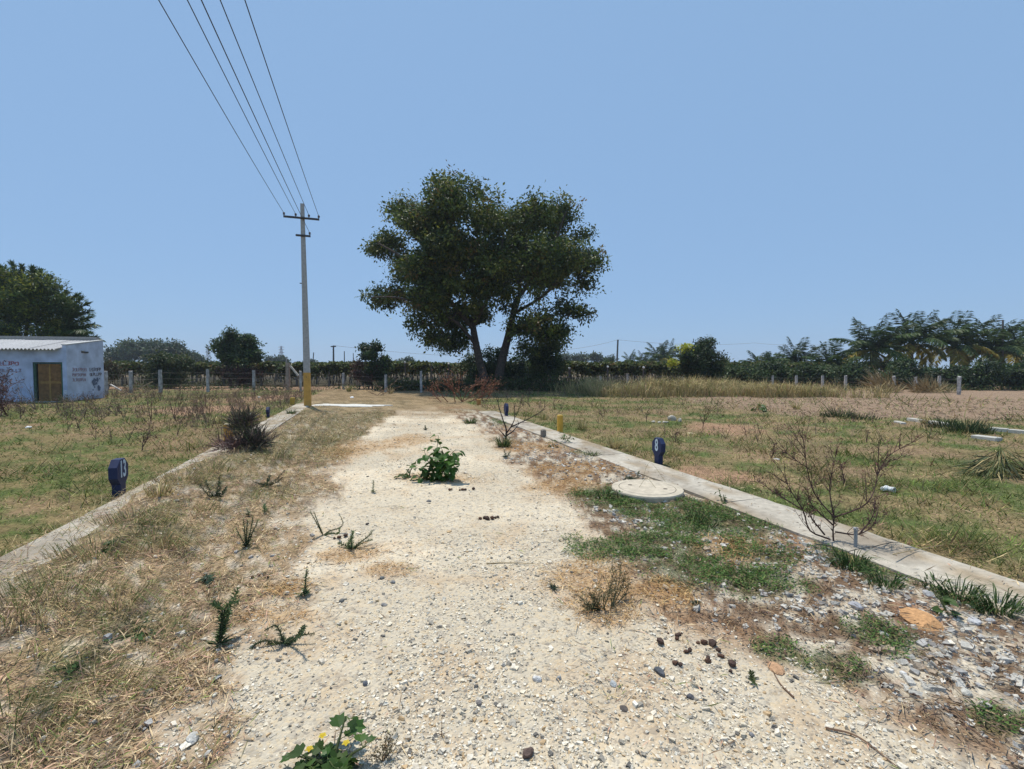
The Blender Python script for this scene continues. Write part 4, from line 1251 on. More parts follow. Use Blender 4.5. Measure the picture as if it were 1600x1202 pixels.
    strokes('red_lettering', L_(3.3, -.004, 0), -e, -g, [(0, 1.45, 1.72, .16)], (.36, .14, .17), 5)
    strokes('faded_lettering', L_(3.3, -.004, 0), -e, -g, [(.1, 1.5, 1.42, .12)], (.30, .26, .32), 6)
    strokes('faded_lettering', L_(-.004, .35, 0), g, -e, [(0, .95, 1.44, .15), (0, .9, 1.2, .13), (0, .85, .96, .13)], (.38, .30, .34), 7)
    strokes('dark_lettering', L_(-.004, 1.55, 0), g, -e, [(0, .85, 1.44, .16), (0, .85, 1.2, .14)], (.20, .19, .22), 8)
    m_ = MB()
    r = np.random.default_rng(4)
    for k in range(16):
        b = L_(-.012, r.uniform(1.7, 2.3), r.choice([.55, .75, .95]) + r.uniform(-.1, .1)); s = r.uniform(.04, .11)
        n = 7; V = [b + g * math.cos(i / n * 6.283) * s * r.uniform(.6, 1.3) + z * math.sin(i / n * 6.283) * s * r.uniform(.6, 1.3) - e * .0008 * k for i in range(n)]
        m_.add(V, [(0, i, i + 1) for i in range(1, n - 1)], None, (.12, .15, .22))
    m_.build('dark_blotches', M['paint'], t)
M['shedwall'] = tinted('limewash', .9, 2.2, .22, bump=.5, bscale=30, detail=8)
shed()
# ================================================================== ground cover (stuff)
def scatter(n, r0, r1, amax=60):
    r = np.exp(rng.uniform(math.log(r0), math.log(r1), n)); a = np.radians(rng.uniform(-amax, amax, n))
    return r * np.sin(a), r * np.cos(a), r

def rand_dir(n):
    a = rng.uniform(0, 2 * math.pi, n); return np.stack([np.cos(a), np.sin(a), np.zeros(n)], 1)

def gravel():
    x, y, r = scatter(125000, 1.35, 16, 56)
    W = surf(x, y); n1 = fbm(x * 2.2, y * 2.2, 400); n3 = fbm(x * 11, y * 11, 103, 3)
    p = W['road'] * (.25 + .75 * sm(.38, .6, n1)) * (1 - .8 * W['sand']) + .35 * W['rverge'] * sm(.4, .6, n3) + .12 * W['lverge']
    k = rng.uniform(0, 1, len(x)) < p
    x, y, r = x[k], y[k], r[k]; n = len(x)
    R = np.clip(rng.lognormal(-5.15, .48, n), .0028, .024) * (1 + .06 * np.clip(r - 3, 0, 12))
    pal = pick([(.67, .59, .45), (.72, .65, .53), (.56, .50, .40), (.31, .28, .23), (.15, .14, .125), (.52, .37, .21), (.70, .66, .56)], [7, 5, 3.5, 2.0, .9, 1.5, 1.6], n) * rng.uniform(.85, 1.12, (n, 1))
    pebbles(mb := MB(), np.stack([x, y, gz(x, y) + R * .12], 1), R, pal)
    tag(mb.build('gravel', M['stone']), 'fine pale gravel strewn over the track', 'gravel', kind='stuff')
gravel()

def rubble():
    x, y, r = scatter(60000, 1.6, 17, 58)
    W = surf(x, y); u = W['u']; v = W['v']
    n1 = fbm(x * 1.7, y * 1.7, 410)
    p = W['rverge'] * sm(2.1, 3.2, u + (n1 - .5) * 1.6) * (u < 3.72) * (1 - .85 * W['green']) * (.45 + .65 * sm(.36, .55, n1))
    k = (rng.uniform(0, 1, len(x)) < p) & (v < 13.5)
    x, y, r = x[k], y[k], r[k]; n = len(x)
    R = np.clip(rng.lognormal(-4.15, .5, n), .005, .038)
    pal = pick([(.46, .435, .38), (.52, .49, .43), (.38, .365, .34), (.64, .61, .55), (.42, .33, .24), (.27, .25, .23)], [6, 5, 3.5, 2, 3.5, 1.5], n) * rng.uniform(.85, 1.1, (n, 1))
    pebbles(mb := MB(), np.stack([x, y, gz(x, y) + R * .05], 1), R, pal, flat=.75)
    # a few blocks scattered on the left edge too
    x, y, r = scatter(2500, 1.6, 9, 58); W = surf(x, y); k = (W['lverge'] > .4) & (rng.uniform(0, 1, len(x)) < .22); x, y = x[k], y[k]
    R = rng.uniform(.01, .03, len(x))
    pebbles(mb, np.stack([x, y, gz(x, y) + R * .3], 1), R, pick([(.5, .46, .38), (.4, .39, .37)], [1, 1], len(x)))
    tag(mb.build('crushed_stone', M['stone']), 'grey crushed stone along the inside of the right kerb', 'stones', kind='stuff')
rubble()

def straw():
    mb = MB()
    x, y, r = scatter(340000, 1.35, 17, 58)
    W = surf(x, y); n2 = fbm(x * 2.6, y * 2.6, 420); n3 = fbm(x * 11, y * 11, 103, 3)
    p = W['lverge'] * (.35 + .65 * sm(.36, .6, n2)) * sm(.62, .5, n3) * 1.1 + W['rverge'] * .42 * sm(.62, .42, n3) + .75 * W['orange'] * .6 + W['road'] * .05 * sm(.5, .7, n2) + .3 * W['end'] * (np.abs(W['u'] - .8) < 3.4)
    p = p * (1 - .5 * W['sand']) * (W['u'] > -2.9) * (W['u'] < 4.4)
    # let some of it lie on the left kerb
    onk = (W['u'] < -2.1) & (W['u'] > -2.8)
    p = np.where(onk, .5 * sm(.40, .56, fbm(x * 1.3, y * 1.3, 431) + .10 * sm(-2.5, -2.15, W['u'])), p)
    onk2 = (W['u'] > 3.72); p = np.where(onk2, .03, p)
    k = rng.uniform(0, 1, len(x)) < p; x, y, r = x[k], y[k], r[k]; n = len(x); W = {a: b[k] for a, b in W.items()}
    Ls = (.015 + .10 * rng.uniform(0, 1, n) ** 2.2) * (1 + .04 * r); wd = rng.uniform(.0009, .0022, n) * (1 + .16 * r)
    base = (W['u'] < -2.1) | (W['u'] > 3.72)
    z = topz(x, y) + np.abs(rng.normal(0, .014, n)) + .004
    D = rand_dir(n); D[:, 2] = rng.normal(.05, .2, n)
    pal_l = pick([(.60, .45, .26), (.48, .355, .21), (.33, .24, .15), (.74, .57, .33), (.50, .30, .20), (.20, .13, .08), (.22, .25, .07)], [4, 5, 4, 1.6, 4, 3, 2.5], n)
    pal_r = pick([(.26, .18, .11), (.17, .11, .075), (.38, .28, .16), (.12, .085, .06)], [4, 4, 2, 2], n)
    pal_o = pick([(.46, .29, .12), (.38, .22, .10), (.50, .36, .18)], [3, 3, 2], n)
    col = np.where((W['rverge'] > .5)[:, None], pal_r, pal_l); col = np.where((W['orange'] > .4)[:, None], pal_o, col)
    col = col * rng.uniform(.8, 1.2, (n, 1))
    leaves(mb, np.stack([x, y, z], 1), D, np.array([0, 0, 1.]) + rng.normal(size=(n, 3)) * .5, Ls, wd * 2.2, col, fold=.2)
    tag(mb.build('straw_litter', M['straw']), 'dead straw and stalks lying matted along the track edges', 'straw', kind='stuff')
straw()

def dead_leaves():
    mb = MB(); x, y, r = scatter(22000, 1.6, 15, 58); W = surf(x, y)
    k = rng.uniform(0, 1, len(x)) < W['rverge'] * .55 * (W['u'] < 3.9); x, y, r = x[k], y[k], r[k]; n = len(x)
    leaves(mb, np.stack([x, y, gz(x, y) + rng.uniform(.004, .02, n)], 1), rand_dir(n), np.array([0, 0, 1.]) + rng.normal(size=(n, 3)) * .6,
           rng.uniform(.012, .035, n), rng.uniform(.008, .02, n), pick([(.13, .08, .055), (.20, .12, .08), (.09, .06, .05)], [2, 2, 1], n))
    tag(mb.build('leaf_litter', M['straw']), 'dark brown dead leaves among the stones of the right verge', 'leaf litter', kind='stuff')
dead_leaves()

def grass():
    # standing grass of both fields
    for side, nm, lab, N in (('lfield', 'field_grass_left', 'short patchy green and tan grass of the left field', 230000), ('rfield', 'field_grass_right', 'short patchy green and tan grass of the right field', 250000)):
        x, y, r = scatter(N, 2.2, 34, 62); W = surf(x, y)
        n1 = fbm(x * .9, y * (1.8 if side == 'rfield' else 1.2), 120 if side == 'rfield' else 130); n2 = fbm(x * 3, y * 3, 102); n1b = fbm(x * 0.8, y * 0.8, 101)
        p = W[side] * (y < 33) * (1 - .75 * W['plough']) * (1 - .8 * W['bare']) * (.25 + .75 * sm(.36, .56, n2 * .6 + n1 * .4))
        u = W['u']; p = p * np.where(side == 'lfield', u < -2.8, u > 4.4)
        k = rng.uniform(0, 1, len(x)) < p; x, y, r = x[k], y[k], r[k]; n = len(x)
        g = np.maximum(sm(.40, .54, n1[k] + rng.normal(0, .05, n)) * sm(.64, .52, n1b[k]), .22)
        tan = pick([(.46, .34, .16), (.34, .27, .12), (.54, .42, .22), (.30, .19, .12)], [3, 3, 1.5, 1.5], n)
        grn = pick([(.13, .19, .04), (.19, .24, .055), (.08, .12, .03), (.25, .25, .07)], [3, 3, 2, 2], n)
        col = np.where((rng.uniform(0, 1, n) < .3 + .68 * g)[:, None], grn, tan) * rng.uniform(.8, 1.2, (n, 1))
        tall = 1 + 2.2 * sm(.5, .75, fbm(x * 1.5, y * 1.5, 444))
        H = rng.uniform(.025, .075, n) * (1 + .03 * r) * tall * (1 + .8 * W['plough'][k]); Wd = rng.uniform(.002, .0045, n) * (1 + .36 * r)
        cl = sm(.35, .65, fbm(x * 4, y * 4, 450)); col = col * (1.25 - .65 * cl)[:, None]; H = H * (.7 + .9 * cl)
        mb = MB(); blades(mb, np.stack([x, y, gz(x, y) - .004], 1), rand_dir(n), H, Wd, rng.uniform(.4, 1.3, n), col, seg2=False)
        tag(mb.build(nm, M['grass']), lab, 'grass', kind='stuff')
    # stubble on the ploughed field
    x, y, r = scatter(60000, 12, 34, 62); W = surf(x, y); k = rng.uniform(0, 1, len(x)) < W['plough'] * .8 * (y < 32) * sm(.35, .6, fbm(x * 1.2, y * 2.4, 470)); x, y, r = x[k], y[k], r[k]; n = len(x)
    mb = MB(); leaves(mb, np.stack([x, y, gz(x, y) + .02], 1), rand_dir(n) + rng.normal(size=(n, 3)) * .25, rng.normal(size=(n, 3)) + [0, 0, 1.5], rng.uniform(.08, .25, n), rng.uniform(.015, .04, n),
                      pick([(.46, .35, .24), (.36, .26, .18), (.27, .18, .13)], [2, 2, 2], n))
    tag(mb.build('stubble', M['straw']), 'pale stubble scattered over the bare brown field', 'stubble', kind='stuff')
    # green mats on the right verge and greenish parts of the left verge
    x, y, r = scatter(200000, 1.5, 17, 58); W = surf(x, y)
    pg = W['green'] * (W['u'] < 3.74); pl = W['lgreen'] * .55 * W['lverge'] + .05 * W['lverge'] + .12 * W['end'] * (np.abs(W['u'] - .8) < 3)
    k = rng.uniform(0, 1, len(x)) < np.maximum(pg, pl) * (W['u'] > -2.1); x, y, r = x[k], y[k], r[k]; n = len(x); isg = pg[k] > pl[k]
    mats = pick([(.065, .105, .035), (.09, .135, .045), (.05, .08, .03), (.13, .15, .06)], [4, 3, 3, 1], n)
    oli = pick([(.13, .15, .055), (.17, .16, .07), (.09, .12, .045), (.25, .21, .10)], [3, 3, 2, 2], n)
    col = np.where(isg[:, None], mats, oli) * rng.uniform(.8, 1.2, (n, 1))
    H = np.where(isg, rng.uniform(.012, .04, n), rng.uniform(.04, .12, n)) * (1 + .03 * r); Wd = rng.uniform(.002, .0045, n) * (1 + .2 * r)
    mb = MB(); blades(mb, np.stack([x, y, gz(x, y) - .002], 1), rand_dir(n), H, Wd, rng.uniform(.5, 1.6, n), col, seg2=False)
    for e in GREEN:
        m = int(min(13000, 3.6 * 4 * e[2] * e[3] * 9000 / (1 + .1 * e[1] ** 2)))
        xx = e[0] + rng.uniform(-1.4, 1.4, m) * e[2]; yy = e[1] + rng.uniform(-1.4, 1.4, m) * e[3]
        uu, vv = uv(xx, yy); kk = (rng.uniform(0, 1, m) < patch(xx, yy, GREEN, 1) * (.05 + .95 * sm(.40, .58, fbm(xx * 5, yy * 5, 520)))) & (uu < 3.74); xx, yy = xx[kk], yy[kk]; m = len(xx)
        q = 1 + .10 * e[1]
        leaves(mb, np.stack([xx, yy, gz(xx, yy) + rng.uniform(.002, .035, m)], 1), rand_dir(m) + np.stack([np.zeros(m)] * 2 + [rng.uniform(-.1, .9, m)], 1), rng.normal(size=(m, 3)) * .5 + [0, 0, 1.], rng.uniform(.010, .026, m) * q, rng.uniform(.004, .009, m) * q,
               pick([(.10, .185, .045), (.145, .235, .06), (.065, .12, .035), (.22, .25, .08), (.26, .19, .10)], [4, 3, 3, 1.5, 1], m) * rng.uniform(.8, 1.2, (m, 1)))
    tag(mb.build('verge_grass', M['grass']), 'low green grass mats and olive tufts on the verges of the track', 'grass', kind='stuff')
grass()

# matted long dry grass on the left verge
def dry_long():
    x, y, r = scatter(60000, 1.5, 20, 58); W = surf(x, y); n2 = fbm(x * 1.4, y * 1.4, 480)
    sp = sm(.46, .60, fbm(x * .9 + 3, y * .9, 481) + .14 * np.exp(-((W['v'] - 7.0) / 1.3) ** 2))
    p = W['lverge'] * sm(.40, .56, n2) * (W['u'] < -.8) * (W['u'] > -2.2) + .6 * W['lverge'] * (W['lgreen'] > .4) + .9 * sp * (W['u'] < -2.05) * (W['u'] > -2.95) * (W['v'] < 20)
    k = rng.uniform(0, 1, len(x)) < p; x, y, r = x[k], y[k], r[k]; n = len(x)
    col = pick([(.62, .45, .22), (.50, .37, .17), (.40, .25, .15), (.18, .23, .06), (.72, .57, .33), (.48, .30, .21)], [4, 4, 3, 4, 1.5, 3], n) * rng.uniform(.8, 1.2, (n, 1))
    mb = MB(); blades(mb, np.stack([x, y, topz(x, y) - .01], 1), rand_dir(n) + [.3, .2, 0], rng.uniform(.04, .17, n) * (.6 + .8 * sm(3, 8, r)), rng.uniform(.0012, .0026, n) * (1 + .16 * r), rng.uniform(.9, 1.75, n), col)
    tag(mb.build('dry_grass', M['straw']), 'tangled long dry grass between the left kerb and the gravel', 'dry grass', kind='stuff')
    # band of tall tan grass in front of the right fence, and rank growth at the far verge
    x = rng.uniform(2.5, 22, 60000); y = rng.uniform(22.5, 32, 60000); u, v = uv(x, y)
    yb = 24.0 + 2.0 * fbm(x * .5, y * .1, 490) - .06 * (x - 6)
    e = fbm(x * .9, y * .9, 491)
    k = (y > yb) & (y < yb + 5.0) & (rng.uniform(0, 1, len(x)) < sm(.3, .5, e)) & (x < 19 - (y - 26) * .5) & (x > 4.2 + (30 - y) * .1)
    k |= (rng.uniform(0, 1, len(x)) < .10) & (y > 28) & (fbm(x, y, 493) > .5)
    x, y = x[k], y[k]; n = len(x)
    col = pick([(.62, .48, .24), (.52, .40, .18), (.38, .32, .13), (.20, .23, .07), (.42, .28, .18)], [4, 4, 3, 3, 2], n) * rng.uniform(.75, 1.2, (n, 1))
    mb = MB(); blades(mb, np.stack([x, y, gz(x, y)], 1), rand_dir(n), rng.uniform(.35, 1.15, n) * (.15 + 1.7 * fbm(x * .6, y * .6, 494)), rng.uniform(.012, .026, n), rng.uniform(.2, 1.1, n), col)
    tag(mb.build('tall_dry_grass', M['straw']), 'band of tall tan grass in front of the right fence', 'dry grass', kind='stuff')
dry_long()

# ================================================================== single plants
def loc(px, py): return ground(px, py)
GR = [(.05, .085, .03), (.075, .12, .04), (.035, .06, .025)]

def tuft(px, py, h, n, spread, pal, wts, label, name='grass_tuft', bend=(.4, 1.4), wd=.0045, rad=.08, cat='grass tuft', group=None):
    b = loc(px, py); mb = MB(); a = rng.uniform(0, 6.283, n); rr = rng.uniform(0, 1, n) ** .6 * rad
    P = np.stack([np.cos(a) * rr * spread, np.sin(a) * rr, np.full(n, -.01)], 1)
    D = np.stack([np.cos(a) * spread, np.sin(a), np.zeros(n)], 1) + rng.normal(size=(n, 3)) * .4
    blades(mb, P, D, h * rng.uniform(.3, 1.2, n) * (1.15 - .75 * (rr / rad) ** 2), wd * rng.uniform(.7, 1.3, n) * (1 + .12 * b[1]), rng.uniform(*bend, n), pick(pal, wts, n) * rng.uniform(.8, 1.2, (n, 1)))
    o = mb.build(name, M['grass']); o.location = b; return tag(o, label, cat, group)
GT = [(.05, .095, .025), (.085, .14, .04), (.03, .055, .018), (.30, .26, .10)]; DT = [(.62, .49, .25), (.48, .38, .17), (.18, .22, .06), (.34, .24, .13)]
for a in [(1330, 886, .2, 240, 1.6, GT, [4, 4, 3, .3], 'bright green grass tuft at the foot of the bare twiggy shrub'), (1385, 915, .15, 150, 1.5, GT, [4, 4, 3, .3], 'green grass tuft beside the kerb right of the bare twiggy shrub'),
          (1500, 935, .2, 200, 1.8, GT, [5, 3, 3, .3], 'dark green grass clump against the kerb near the right edge'), (1560, 955, .2, 240, 1.8, GT, [5, 3, 3, .3], 'largest dark green grass clump at the right edge by the kerb'),
          (1460, 915, .12, 90, 1.6, GT, [5, 3, 3, .3], 'small green tuft just left of the grass clumps by the right kerb'), (1090, 815, .2, 150, 1.2, GT, [4, 3, 2, 1], 'green grass tuft in front of the manhole cover on its right'),
          (1110, 825, .13, 110, 1.8, GT, [4, 3, 2, 1], 'low green tuft two steps in front of the manhole'), (787, 698, .3, 260, 1.3, GT, [4, 3, 2, 3], 'green tuft with brown tips at the foot of the dark twig'),
          (885, 690, .2, 100, 1.6, GT, [4, 3, 2, 1], 'green tuft at the kerb below the yellow post'), (925, 712, .14, 120, 2, GT, [4, 3, 2, .2], 'dark green tuft spreading along the right kerb before the manhole'),
          (945, 778, .16, 110, 1.4, GT, [4, 3, 2, 1], 'green tuft at the left rim of the manhole cover'), (735, 662, .25, 160, 1.8, GT, [4, 3, 2, .5], 'green tuft at the far end of the right kerb'),
          (455, 648, .28, 150, 1.5, GT, [4, 3, 2, .3], 'green tuft on the far end of the left kerb beside the pole'), (1210, 822, .1, 60, 1.5, GT, [4, 4, 1, .2], 'small bright tuft at the kerb left of the bare shrub')]:
    tuft(*a, group='green grass tufts along the track')
for a in [(960, 700, .5, 90, 1.2, DT, [5, 3, 2, 1], 'tall dry grass tuft behind the right kerb left of marker 8'), (985, 705, .4, 90, 1.3, DT, [4, 3, 4, 1], 'green based dry tuft just left of marker 8'),
          (1052, 712, .42, 70, 1.3, DT, [5, 3, 2, 1], 'arching straw coloured tuft just right of marker 8'), (910, 672, .45, 90, 1.2, DT, [3, 3, 4, 1], 'dry tuft behind the kerb right of the yellow post'),
          (850, 656, .4, 80, 1.2, DT, [3, 3, 4, 1], 'dry tuft behind the kerb left of the yellow post'), (1215, 745, .3, 26, 1.3, DT, [5, 3, 0, 1], 'sparse bleached stalks left of the bare shrub in the right field'),
          (340, 662, .4, 80, 1.2, DT, [4, 3, 4, 1], 'dry tuft left of the near yellow post of the left field'), (405, 652, .4, 60, 1.2, DT, [4, 3, 4, 1], 'dry tuft beside the tiny blue marker of the left field'),
          (1445, 662, .5, 80, 1.1, DT, [5, 3, 2, 1], 'dry tuft left of the dark green bushes on the bare field edge'), (1245, 640, .5, 110, 1.4, DT, [5, 3, 3, 1], 'tan tuft at the edge of the bare field'),
          (1190, 640, .45, 80, 1.4, DT, [4, 3, 4, 1], 'tan tuft beside the bright leafy weed'), (250, 775, .3, 120, 1.4, DT, [5, 3, 1, 2], 'grey tan tangle of grass just right of marker 13'),
          (1590, 895, .25, 26, 1.5, DT, [5, 3, 2, 1], 'a few straw blades leaning in beyond the right kerb'), (545, 612, .7, 110, 1.4, DT, [4, 3, 5, 1], 'green and tan tuft at the fence right of the utility pole'),
          (610, 615, .6, 80, 1.4, DT, [4, 3, 2, 2], 'tan tuft at the fence under the young tree'), (100, 628, .5, 90, 2.2, DT, [4, 3, 4, 1], 'dry tuft at the foot of the shed corner')]:
    tuft(*a, name='dry_tuft', bend=(.3, 1.3), group='dry grass tufts of the fields')
OT = [(.50, .38, .19), (.30, .26, .12), (.13, .17, .05), (.32, .21, .15)]
for a in [(285, 752, .30, 260, 2.2, 'wide tangled tuft lying over the left kerb behind marker 13'), (330, 735, .26, 200, 2.2, 'purple tinged tangled tuft on the left kerb before the dark heap'), (215, 815, .22, 260, 2.4, 'olive tuft half over the left kerb below marker 13'),
          (150, 868, .22, 300, 2.4, 'dense olive tuft on the rim of the left kerb at mid left'), (240, 850, .26, 260, 2.0, 'olive and straw tuft on the left verge right of the bright seedling'), (95, 925, .24, 300, 2.4, 'tall green streaked tuft by the left edge of the verge'),
          (30, 960, .26, 260, 2.2, 'green grass blades arching in at the left edge'), (130, 1075, .15, 260, 2.2, 'low dark tuft in the straw at the lower left'), (180, 940, .2, 260, 2.2, 'mixed tuft in the straw above the clover like weed'),
          (430, 715, .25, 220, 2.2, 'olive tuft right of the dark heap'), (500, 690, .22, 260, 3.0, 'wide low green tuft at the far left rim of the track'), (300, 800, .22, 220, 2.2, 'grey green tuft in the middle of the left verge'), (15, 1130, .16, 260, 2.4, 'dark matted tuft in the lower left corner')]:
    tuft(*a[:5], OT, [3, 3, 4, 2], a[5], name='verge_tuft', bend=(.5, 1.6), wd=.003, rad=.16, group='mixed tufts of the left verge')
for a in [(1310, 652, .42, 260, 1.9, 'dark green clump at the near rim of the bare field, left one'), (1345, 655, .3, 170, 2.0, 'low dark green clump right of the left one at the bare field'),
          (1475, 668, .42, 200, 1.6, 'dark green clump behind the pale edging stones'), (1512, 676, .5, 340, 1.9, 'largest dark green clump at the bare field near the edging stones')]:
    tuft(*a[:5], [(.035, .06, .025), (.05, .08, .03), (.20, .17, .08)], [4, 3, 1], a[5], name='grass_clump', bend=(.3, 1.0), wd=.006, rad=.3, group='dark green clumps at the rim of the bare field')
# heaps of cut reed
def reed(px, py, ang, ln, n, label, w=.014, spread=.28, pal=((.46, .36, .20), (.38, .29, .15), (.28, .2, .1)), name='leaning_reeds'):
    b = loc(px, py); mb = MB(); P = rng.normal(size=(n, 3)) * [.35, .2, .02]; P[:, 2] = np.abs(P[:, 2])
    D = np.stack([math.cos(ang) + rng.normal(0, spread, n), rng.normal(0, spread, n), math.sin(ang) + rng.normal(0, spread, n)], 1)
    D[:, 2] = np.abs(D[:, 2])
    leaves(mb, P, D, rng.normal(size=(n, 3)), ln * rng.uniform(.4, 1.1, n), w, pick(list(pal), [1] * len(pal), n))
    o = mb.build(name, M['straw']); o.location = b; tag(o, label, 'reeds')
reed(1392, 613, 2.55, 2.0, 260, 'tan reeds leaning to the left against the right fence', .05)
reed(1385, 614, 1.2, .9, 160, 'short tan reeds standing at the foot of the leaning ones', .045, .5)
reed(1448, 614, 2.1, 1.3, 200, 'tan dry bush like reeds at the fence below the tall palms', .045, .5)
reed(1470, 614, 1.4, .9, 170, 'dull brown reeds right of the reed bush at the right fence', .035, .6, ((.3, .25, .13), (.2, .18, .08)))
# pile of cut dry fronds at the right
def pile():
    b = loc(1562, 742); mb = MB(); n = 520
    a = rng.uniform(0, 6.283, n); rr = rng.uniform(0, .5, n)
    P = np.stack([np.cos(a) * rr, np.sin(a) * rr * .6, (.5 - rr) * rng.uniform(.3, .95, n)], 1)
    D = np.stack([np.cos(a), np.sin(a) * .6, -rng.uniform(.1, .9, n)], 1) + rng.normal(size=(n, 3)) * .2
    leaves(mb, P, D, rng.normal(size=(n, 3)) * .5 + [0, 0, 1.], rng.uniform(.2, .55, n), rng.uniform(.008, .02, n), pick([(.38, .30, .14), (.24, .20, .09), (.10, .12, .05), (.05, .06, .03)], [2, 3, 3, 3], n))
    o = mb.build('frond_pile', M['straw']); o.location = b; tag(o, 'heap of cut drying grass and fronds on the right field', 'heap')
pile()

def needles(mb, path, ll, dens, col, w=.006, up=.5):
    path = np.asarray(path); seg = np.linalg.norm(np.diff(path, axis=0), axis=1); n = max(6, int(seg.sum() * dens))
    t = np.linspace(.08, 1, n) * (len(path) - 1); i = np.clip(t.astype(int), 0, len(path) - 2); f = (t - i)[:, None]
    P = path[i] * (1 - f) + path[i + 1] * f; T = unit(path[i + 1] - path[i])
    R = rng.normal(size=(n, 3)); R -= (R * T).sum(1, keepdims=True) * T; R = unit(R)
    fade = (1 - .45 * np.linspace(0, 1, n))
    leaves(mb, P, R + T * up, T + R * .2, ll * fade * rng.uniform(.7, 1.2, n), w, var(col, n, .25))

def spiky(px, py, stems, ll, dens, label, col=(.14, .20, .085), w=.008, basal=0, name='spiky_weed', scol=(.09, .10, .05), group='spiky green weeds on the track'):
    """stems: list of lists of (dx, dz) offsets in photograph pixels at the plant's distance"""
    b = loc(px, py); S = b[1] / F
    t = empty(name, b, 0, label, 'weed', group)
    ms = MB(); ml = MB()
    for st_ in stems:
        dy = rng.uniform(-.06, .06)
        P = smooth_path([(x * S, dy * i, z * S) for i, (x, z) in enumerate([(0, -1)] + list(st_))], 9)
        tube(ms, P, np.linspace(.006, .0025, len(P)), 4, scol); needles(ml, P, ll, dens, col, w)
    if basal:
        a = rng.uniform(0, 6.283, basal)
        D = np.stack([np.cos(a), np.sin(a), rng.uniform(.1, .6, basal)], 1)
        leaves(ml, np.zeros((basal, 3)) + [0, 0, .01], D, [0, 0, 1.] + rng.normal(size=(basal, 3)) * .2, ll * 1.6 * rng.uniform(.7, 1.2, basal), w * 1.3, var(np.array(col) * .85, basal))
    ms.build('stem', M['grass'], t); ml.build('leaves', M['grass'], t); return t
spiky(343, 1010, [[(0, 30), (2, 55), (3, 70)], [(3, 55), (-12, 66)], [(3, 56), (16, 62)], [(2, 40), (14, 54)]], .05, 420, 'thick bottlebrush like green weed on the left gravel edge', basal=26, w=.011)
spiky(475, 932, [[(0, 20), (-1, 38)]], .04, 420, 'short single stalked spiky weed beside a brown straw patch', basal=20, w=.010)
spiky(505, 836, [[(-6, 18), (-12, 38)], [(10, 6), (22, 8), (28, 16), (20, 30)], [(14, 6), (30, 8), (36, 20)], [(-8, 20), (-16, 40)]], .022, 420, 'wiry weed with curled stems left of the spiky one on the track', w=.006)
spiky(550, 858, [[(2, 18), (8, 36)], [(10, 8), (26, 20), (30, 26)], [(-14, 4), (-26, 6)], [(14, 6), (26, 8)], [(-4, 10), (2, 22)]], .035, 420, 'branching spiky weed with dry straw fanned out below it', w=.008, basal=16)
spiky(445, 1005, [[(30, 22), (46, 45)], [(-4, 18), (-10, 34), (-24, 28)], [(-30, 8), (-50, -4), (-54, -22)], [(20, -6), (26, -28)], [(22, 10), (46, 14)], [(-8, -14), (-12, -32)], [(-20, 2), (-34, -10)], [(14, -4), (40, -6)], [(-24, -8), (-40, -30)]], .03, 460, 'sprawling many armed grey green weed in the left foreground', w=.007, basal=26, col=(.085, .12, .06))
spiky(583, 770, [[(0, 10), (1, 20)]], .035, 380, 'tiny upright spiky weed left of the leafy plant', basal=10)
spiky(385, 855, [[(-3, 20), (-5, 45)], [(4, 25), (6, 46)], [(8, 22), (14, 40)], [(0, 22), (1, 42)], [(-5, 16), (-10, 34)]], .03, 400, 'clump of thin upright spiky stems at the left gravel edge', basal=26)
spiky(415, 800, [[(2, 8), (6, 16)]], .04, 380, 'little spiky weed above the clump of upright stems', basal=16)
spiky(388, 806, [[(0, 6), (-2, 12)]], .04, 380, 'low spiky weed left of its twin above the upright stems', basal=18)
spiky(335, 780, [[(-4, 14), (-8, 30)], [(2, 16), (2, 34)], [(8, 14), (12, 28)], [(-10, 8), (-20, 22)], [(14, 8), (24, 20)]], .05, 300, 'bushy dark green weed below the dark heap on the left verge', basal=30, w=.012, col=(.05, .075, .035))
spiky(415, 760, [[(6, 8), (14, 20)], [(10, 6), (24, 22)], [(-6, 4), (-16, 10)], [(12, 4), (20, 10)]], .05, 300, 'low leafy weed leaning right on the left verge', basal=20, w=.012, col=(.055, .08, .04))
spiky(325, 908, [[(8, 4), (16, 8)], [(-6, 3), (-14, 2)], [(2, 6), (2, 10)]], .035, 420, 'flat blue green weed on the left gravel edge', basal=34, w=.014, col=(.10, .14, .09))
spiky(865, 920, [[(0, 4), (1, 9)]], .03, 400, 'tiny dark tuft left of the twiggy half dead plant', basal=24, w=.006, col=(.05, .075, .05))
spiky(1086, 946, [[(0, 3), (1, 7)]], .03, 400, 'tiny dark tuft right of the twiggy half dead plant', basal=24, w=.006, col=(.05, .075, .04))
spiky(990, 752, [[(-8, 6), (-16, 4)], [(6, 8), (8, 16)], [(-2, 4), (-14, 10)]], .05, 300, 'grey green weed between manhole cover and right kerb', basal=24, w=.012, col=(.10, .13, .085))
spiky(665, 672, [[(0, 3), (0, 7)]], .06, 300, 'small weed on the track beyond the leafy plant', basal=24, w=.014, col=(.05, .08, .04))
spiky(790, 716, [[(0, 6), (-2, 14)], [(4, 5), (8, 12)]], .05, 300, 'grey green weed in front of the brown tipped tuft', basal=14, w=.012, col=(.10, .13, .085))
spiky(1180, 1070, [[(2, 3), (6, 5)]], .03, 400, 'tiny green sprig on the near right gravel', basal=8, w=.008, col=(.09, .12, .04))

